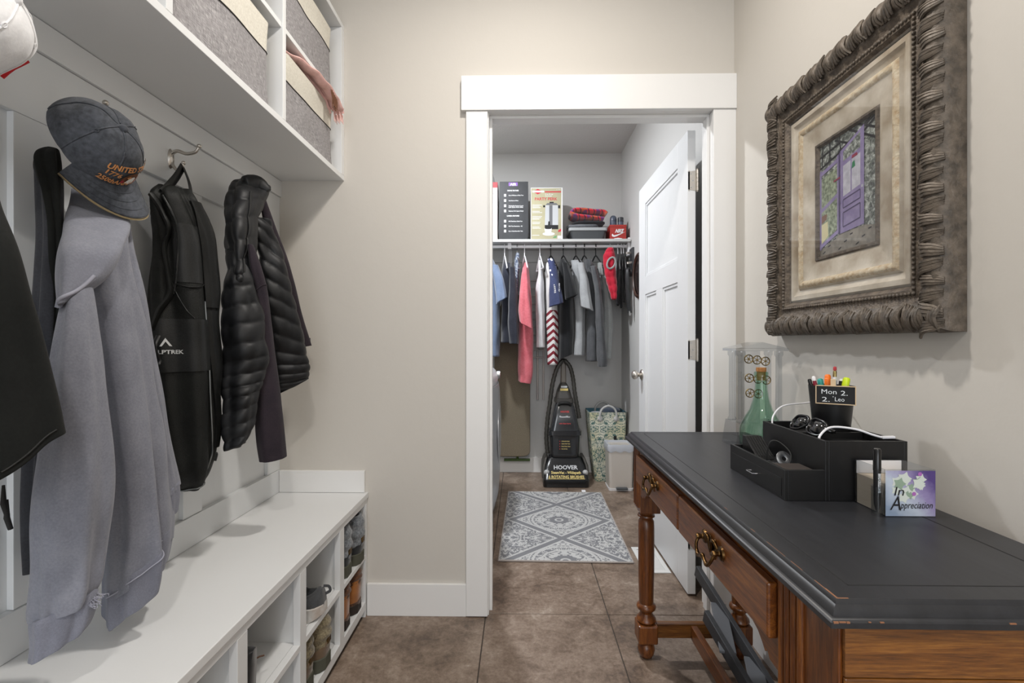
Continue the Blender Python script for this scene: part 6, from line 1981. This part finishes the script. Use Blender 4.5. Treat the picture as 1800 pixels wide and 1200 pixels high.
G().lathe([(0.165, 0.0), (0.168, -0.010), (0.160, -0.022), (0.146, -0.024), (0.138, -0.014)], (XR - 0.0005, 3.49, 1.59), 56, 'x', cap=False).build('rim', 'walnut', t, smooth=50)
G().lathe([(0.0, -0.010), (0.140, -0.010)], (XR, 3.49, 1.59), 56, 'x', cap=False).build('mirror_glass', 'steel', t)

# ================================================================== floor of the closet: appliances and tools
M('appliance_grey', '#b4b6b9', 0.3, 0.3); M('appliance_dark', '#2c2d31', 0.3); M('appliance_white', '#cfd1d4', 0.3, 0.2)
def machine(nm, label, cat, y0, y1, xf):
    t = thing(nm, label, cat, (xf - 0.35, (y0 + y1) / 2, 0))
    def section(y):          # front bulges a little across its width
        u = (y - (y0 + y1) / 2) / ((y1 - y0) / 2)
        bx = xf - 0.030 * u * u
        return [(-0.90, 0.02), (bx - 0.055, 0.02), (bx - 0.030, 0.06), (bx - 0.010, 0.14), (bx - 0.002, 0.26), (bx, 0.5), (bx, 0.70), (bx - 0.004, 0.80), (bx - 0.01, 0.84), (-0.90, 0.86)]
    ys = [lerp(y0, y1, k / 12) for k in range(13)]
    G().loft([[(p[0], y, p[1]) for p in section(y)] for y in ys]).build('cabinet', 'appliance_grey', t, smooth=35)
    G().box(-0.88, xf - 0.08, y0 + 0.02, y1 - 0.02, 0.0, 0.0195).build('plinth', 'appliance_dark', t)
    rings = []
    for y in ys:
        u = (y - (y0 + y1) / 2) / ((y1 - y0) / 2)
        bx = xf - 0.030 * u * u
        rings.append([(bx - 0.02, y, 0.842), (bx - 0.012, y, 0.88), (bx - 0.03, y, 0.92), (bx - 0.06, y, 0.945), (bx - 0.13, y, 0.955), (bx - 0.16, y, 0.862)])
    G().loft(rings).build('console', 'appliance_white', t, smooth=40)
    ym = (y0 + y1) / 2
    G().lathe([(0.20, 0.0), (0.20, 0.004), (0.185, 0.006), (0.0, 0.006)], (xf - 0.006, ym, 0.52), 40, 'x').build('porthole', 'appliance_grey', t, smooth=40)
    G().lathe([(0.028, 0.0), (0.028, 0.02), (0.0, 0.022)], (xf - 0.022, ym + 0.05, 0.895), 20, 'x').build('dial', 'steel', t, smooth=40)
    return t
machine('washing_machine', 'grey front-loading washer just inside the closet doorway', 'washer', 2.14, 2.80, -0.150)
machine('clothes_dryer', 'grey dryer standing beyond the washer near the ironing board', 'dryer', 2.83, 3.49, -0.130)

# ---- ironing board
M('iron_cover', '#6b6253', 0.95, var='#877c69', vscale=220, bscale=260, bstr=0.4); M('iron_green', '#3f5a1d', 0.45)
t = thing('ironing_board', 'brown covered ironing board with green legs hung on the back wall', 'ironing board', (-0.06, 4.06, 0))
outl = []
for k in range(14):
    a = PI + PI * k / 13
    outl.append((-0.065 + 0.15 * math.copysign(abs(math.cos(a)) ** 0.35, math.cos(a)), 0.20 + 0.05 * math.sin(a)))
outl += [(0.085, 1.1), (0.06, 1.35), (0.0, 1.5), (-0.065, 1.53), (-0.13, 1.5), (-0.19, 1.35), (-0.215, 1.1)]
G().prism(outl, 'y', 4.045, 4.075).build('padded_top', 'iron_cover', t, bevel=0.008, seg=3)
G().tube([(-0.135, 4.098, 0.113), (0.085, 4.098, 0.113)], 0.011, 10).build('foot_bar', 'iron_green', t, smooth=60)
G().tube([(-0.02, 4.098, 0.113), (-0.02, 4.095, 0.6), (-0.02, 4.09, 1.0)], 0.010, 10).build('leg', 'iron_green', t, smooth=60)

# ---- wall drying rack
t = thing('drying_rack', 'folded white wire drying rack hanging on the back wall', 'drying rack', (0.17, 4.11, 0.6))
for x in (0.150, 0.200):
    G().tube([(x, 4.115, 0.62), (x, 4.115, 1.68)], 0.0085, 8).build('upright', 'box_cream', t, smooth=60)
for k in range(11):
    z = 0.98 + 0.065 * k
    G().tube([(0.09, 4.112, z), (0.155, 4.106, z), (0.205, 4.106, z)], 0.006, 8).build('rung', 'box_cream', t, smooth=60)

# ---- upright carpet cleaner
M('cleaner_black', '#141517', 0.22, coat=0.3); M('cleaner_grey', '#3d3a36', 0.4); M('cleaner_post', '#6a6258', 0.4); M('cleaner_smoke', '#26282b', 0.12, coat=0.5); M('hose_grey', '#3a3833', 0.5); M('decal_gold', '#d8c27a', 0.5); M('decal_red', '#c83a3a', 0.5); M('lamp_clear', '#b8b8b8', 0.15)
def pxx(px, y): return sv(px, 600, y=y).x
cl = thing('carpet_cleaner', 'black upright carpet cleaner standing before the back wall', 'carpet cleaner', (0.355, 3.85, 0))
cx = 0.352
def stack(sections, nm, mt, r=0.03, bev=0.0):
    rings = []
    for z, x0, x1, y0, y1 in sections:
        rings.append(rrect((x0 + x1) / 2, (y0 + y1) / 2, (x1 - x0) / 2, (y1 - y0) / 2, z, min(r, (x1 - x0) / 2.2, (y1 - y0) / 2.2)))
    return G().loft(rings).build(nm, mt, cl, smooth=40)
stack([(0.004, 0.178, 0.530, 3.690, 3.98), (0.055, 0.178, 0.530, 3.690, 3.98), (0.062, 0.182, 0.526, 3.700, 3.98), (0.14, 0.190, 0.515, 3.755, 3.98), (0.20, 0.215, 0.485, 3.80, 3.97), (0.215, 0.235, 0.465, 3.82, 3.96)], 'floor_head', 'cleaner_black', 0.03)
stack([(0.058, 0.172, 0.192, 3.74, 3.97), (0.15, 0.175, 0.20, 3.77, 3.97), (0.205, 0.195, 0.215, 3.80, 3.96)], 'side_fender', 'cleaner_grey', 0.008)
stack([(0.058, 0.516, 0.536, 3.74, 3.97), (0.15, 0.508, 0.532, 3.77, 3.97), (0.205, 0.488, 0.51, 3.80, 3.96)], 'side_fender', 'cleaner_grey', 0.008)
for x in (0.205, 0.503):
    G().lathe([(0.0, -0.012), (0.016, -0.008), (0.022, 0.0)], (x, 3.735, 0.105), 16, 'y').build('headlamp', 'lamp_clear', cl, smooth=60)
stack([(0.205, 0.245, 0.460, 3.80, 3.97), (0.23, 0.240, 0.465, 3.79, 3.97), (0.375, 0.232, 0.472, 3.79, 3.98), (0.38, 0.222, 0.482, 3.78, 3.98), (0.415, 0.222, 0.482, 3.78, 3.98)], 'recovery_tank', 'cleaner_smoke', 0.03)
stack([(0.416, 0.236, 0.470, 3.79, 3.98), (0.50, 0.254, 0.452, 3.80, 3.98), (0.60, 0.275, 0.430, 3.82, 3.98), (0.628, 0.285, 0.42, 3.83, 3.98)], 'solution_tank', 'cleaner_smoke', 0.03)
stack([(0.629, 0.278, 0.427, 3.835, 3.985), (0.66, 0.28, 0.424, 3.835, 3.985)], 'carry_collar', 'cleaner_grey', 0.02)
G().tube(curve([(0.305, 3.825, 0.61), (0.32, 3.812, 0.628), (0.352, 3.808, 0.632), (0.385, 3.812, 0.628), (0.40, 3.825, 0.61)], 16), 0.012, 8).build('carry_handle', 'black_rubber', cl, smooth=60)
stack([(0.661, 0.286, 0.418, 3.86, 3.985), (0.72, 0.300, 0.404, 3.87, 3.985), (0.765, 0.318, 0.386, 3.88, 3.98), (0.785, 0.332, 0.372, 3.89, 3.97)], 'upper_cover', 'cleaner_grey', 0.03)
stack([(0.786, 0.330, 0.374, 3.90, 3.94), (0.945, 0.333, 0.371, 3.92, 3.955)], 'handle_post', 'cleaner_post', 0.008)
G().tube(curve([(0.340, 3.93, 0.935), (0.335, 3.92, 0.955), (0.352, 3.915, 0.968), (0.369, 3.92, 0.955), (0.364, 3.93, 0.935)], 16), 0.012, 8).build('handle_grip', 'black_rubber', cl, smooth=60)
hp = curve([(0.345, 3.90, 0.965), (0.30, 3.89, 0.905), (0.262, 3.885, 0.78), (0.24, 3.885, 0.62), (0.220, 3.885, 0.48), (0.212, 3.885, 0.34), (0.222, 3.885, 0.22)], 60)
G().tube(hp, [0.0165 + 0.0018 * math.sin(i * 2.2) for i in range(60)], 10).build('hose', 'hose_grey', cl, smooth=80)
hp = curve([(0.360, 3.90, 0.965), (0.402, 3.89, 0.91), (0.425, 3.885, 0.82), (0.440, 3.885, 0.70), (0.462, 3.888, 0.58), (0.476, 3.89, 0.50)], 50)
G().tube(hp, [0.0165 + 0.0018 * math.sin(i * 2.2) for i in range(50)], 10).build('hose', 'hose_grey', cl, smooth=80)
def decal(lines, x0, x1, zf, mt, nm):
    g = G()
    for s_, a, c, v, h in lines:
        lettering(s_, lambda u, vv, a=a, c=c, v=v, h=h: zf(lerp(a, c, u), v + vv * h), None, None, g=g, bold=0.03)
    return g.build(nm, mt, cl, norm=False)
head_f = lambda x, z: (x, 3.700 + (z - 0.062) / 0.078 * 0.055 - 0.0025, z) if z < 0.14 else (x, 3.755 + (z - 0.14) / 0.06 * 0.045 - 0.0025, z)
decal([('HOOVER', 0.262, 0.448, 0.128, 0.026)], 0, 0, head_f, 'ink_silver', 'lettering')
decal([('SteamVac - Widepath', 0.240, 0.468, 0.098, 0.018), ('6 ROTATING BRUSHES', 0.220, 0.492, 0.070, 0.018)], 0, 0, head_f, 'decal_gold', 'lettering')
G().add([head_f(x, z) for x, z in ((0.215, 0.064), (0.497, 0.064), (0.497, 0.067), (0.215, 0.067))], [(0, 1, 2, 3)]).build('underline', 'decal_gold', cl, norm=False)
tk = lambda x, z: (x, 3.79 + (z - 0.416) / 0.184 * 0.03 - 0.003, z)
decal([('HOOVER', 0.320, 0.388, 0.556, 0.014)], 0, 0, tk, 'decal_red', 'lettering')
decal([('SteamVac', 0.310, 0.394, 0.512, 0.020)], 0, 0, tk, 'ink_white', 'lettering')
decal([('Deep Cleaner', 0.308, 0.398, 0.488, 0.011), ('with Clean Surge', 0.308, 0.398, 0.468, 0.009)], 0, 0, tk, 'decal_red', 'lettering')
G().box(0.300, 0.402, 3.7870, 3.7885, 0.235, 0.352).build('decal_plate', 'ink_black', cl)
tk2 = lambda x, z: (x, 3.7866, z)
decal([('Lightweight Body', 0.325, 0.388, 0.332, 0.008), ('Quick Path Tank', 0.325, 0.392, 0.312, 0.008), ('Brush Deep Clean', 0.325, 0.394, 0.292, 0.008), ('Hot Air Dry', 0.325, 0.372, 0.272, 0.008)], 0, 0, tk2, 'decal_gold', 'lettering')
g = G()
for z in (0.335, 0.315, 0.295, 0.275):
    g.add([tk2(x, zz) for x, zz in ((0.309, z - 0.003), (0.315, z - 0.003), (0.315, z + 0.003), (0.309, z + 0.003))], [(0, 1, 2, 3)])
g.build('bullet_marks', 'decal_red', cl, norm=False)
G().box(0.322, 0.384, 3.8655, 3.867, 0.722, 0.740).build('cover_label', 'decal_gold', cl)
G().box(0.328, 0.378, 3.8755, 3.877, 0.745, 0.760).build('cover_badge', 'ink_silver', cl)

# ---- patterned laundry basket
m, n, b = nt('damask')
E.n = n
X, Y, Z = xyz(n)
u = ((X - 0.70) + 5.0).pingpong(0.085)
uy = (Y + 5.0).pingpong(0.085)
v_ = (Z + 0.0).pingpong(0.21)
na = noise_tex(n, combine(n, u + uy, v_, 0.3), 17, 2, 0.55, 2.2)
nb = noise_tex(n, combine(n, u + uy, v_, 4.3), 34, 1, 0.5, 1.5)
ln = emax(((E(na.outputs[0]) - 0.47).abs()) < 0.035, ((E(nb.outputs[0]) - 0.55).abs()) < 0.028)
cr = noise_tex(n, coords(n), 7, 3)
base = ramp(n, cr.outputs[0], [(0.42, '#d2d1c2'), (0.62, '#c9c3a0')])
n.links.new(mixcol(n, ln, base, '#4d6b66'), b.inputs['Base Color'])
b.inputs['Roughness'].default_value = 0.85
M('basket_lining', '#4f7684', 0.9); M('rope_grey', '#b8b8b6', 0.8, bscale=150, bstr=0.5)
cloth('laundry_navy', '#333b49', '#434c5b', 150); cloth('laundry_pale', '#a9a9ab', '#bcbcbd', 150)
bk = thing('laundry_basket', 'cream and teal scroll-patterned laundry basket with rope handles', 'laundry basket', (0.70, 3.96, 0))
def brect(x0, x1, y0, y1, z): return rrect((x0 + x1) / 2, (y0 + y1) / 2, (x1 - x0) / 2, (y1 - y0) / 2, z, 0.02)
G().loft([brect(0.600, 0.826, 3.86, 4.06, 0.001), brect(0.570, 0.838, 3.845, 4.075, 0.25), brect(0.548, 0.845, 3.835, 4.09, 0.555)], True, False).build('shell', 'damask', bk, smooth=40)
G().loft([brect(0.548, 0.845, 3.835, 4.09, 0.555), brect(0.552, 0.841, 3.839, 4.086, 0.5552), brect(0.570, 0.832, 3.852, 4.072, 0.30)], False, True).build('lining', 'basket_lining', bk, smooth=40)
for y, zz in ((3.832, 0.0), (4.092, 0.0)):
    G().tube(curve([(0.635, y, 0.495), (0.632, y - 0.006, 0.54), (0.65, y - 0.008, 0.585), (0.697, y - 0.010, 0.608), (0.744, y - 0.008, 0.585), (0.762, y - 0.006, 0.54), (0.759, y, 0.495)], 26), 0.0085, 8).build('rope_handle', 'rope_grey', bk, smooth=70)
    for x in (0.634, 0.760):
        if y < 4:
            G().lathe([(0.0, -0.010), (0.018, -0.006), (0.022, 0.0)], (x, y + 0.002, 0.505), 14, 'y').build('handle_patch', 'rope_grey', bk, smooth=60)
t = thing('laundry_pile', 'navy and pale clothes heaped inside the laundry basket', 'clothes', (0.70, 3.96, 0.50))
blob(0.735, 3.96, 0.47, 0.085, 0.09, 0.115, 4, 'laundry_navy', t, 'navy_garment', 0.02)
blob(0.635, 3.95, 0.47, 0.055, 0.08, 0.075, 9, 'laundry_pale', t, 'pale_garment', 0.015)

# ---- step bin
M('bin_steel', '#cfc8c0', 0.35, 0.25); M('bag_film', '#bcbfc6', 0.35, bscale=40, bstr=0.5); M('pedal_grey', '#565a5e', 0.35, 0.4)
tb = thing('step_trash_bin', 'small cream pedal bin with grey liner beside the basket', 'trash bin', (0.755, 3.70, 0))
G().loft([brect(0.668, 0.842, 3.625, 3.79, 0.018), brect(0.660, 0.850, 3.618, 3.795, 0.33)]).build('body', 'bin_steel', tb, smooth=40)
G().loft([brect(0.666, 0.846, 3.622, 3.795, 0.0), brect(0.664, 0.848, 3.620, 3.797, 0.0175)]).build('base_ring', 'white_plastic', tb, smooth=40)
rings = []
for z, e_, w_ in ((0.292, 0.004, 0.006), (0.31, 0.006, 0.008), (0.333, 0.007, 0.004), (0.345, 0.004, 0.002), (0.343, -0.01, 0.002), (0.30, -0.016, 0.003)):
    r_ = brect(0.660 - e_, 0.850 + e_, 3.618 - e_, 3.795 + e_, z)
    rings.append([(p[0], p[1], p[2] + w_ * math.sin(i * 0.9) * (1 if z < 0.32 else 0.6)) for i, p in enumerate(r_)])
G().loft(rings, False, True).build('liner', 'bag_film', tb, smooth=60)
G().box(0.715, 0.80, 3.590, 3.622, 0.016, 0.030).build('pedal', 'pedal_grey', tb, bevel=0.004)
G().box(0.735, 0.757, 3.796, 3.806, 0.30, 0.375).build('lid_hinge', 'black_plastic', tb, bevel=0.003)
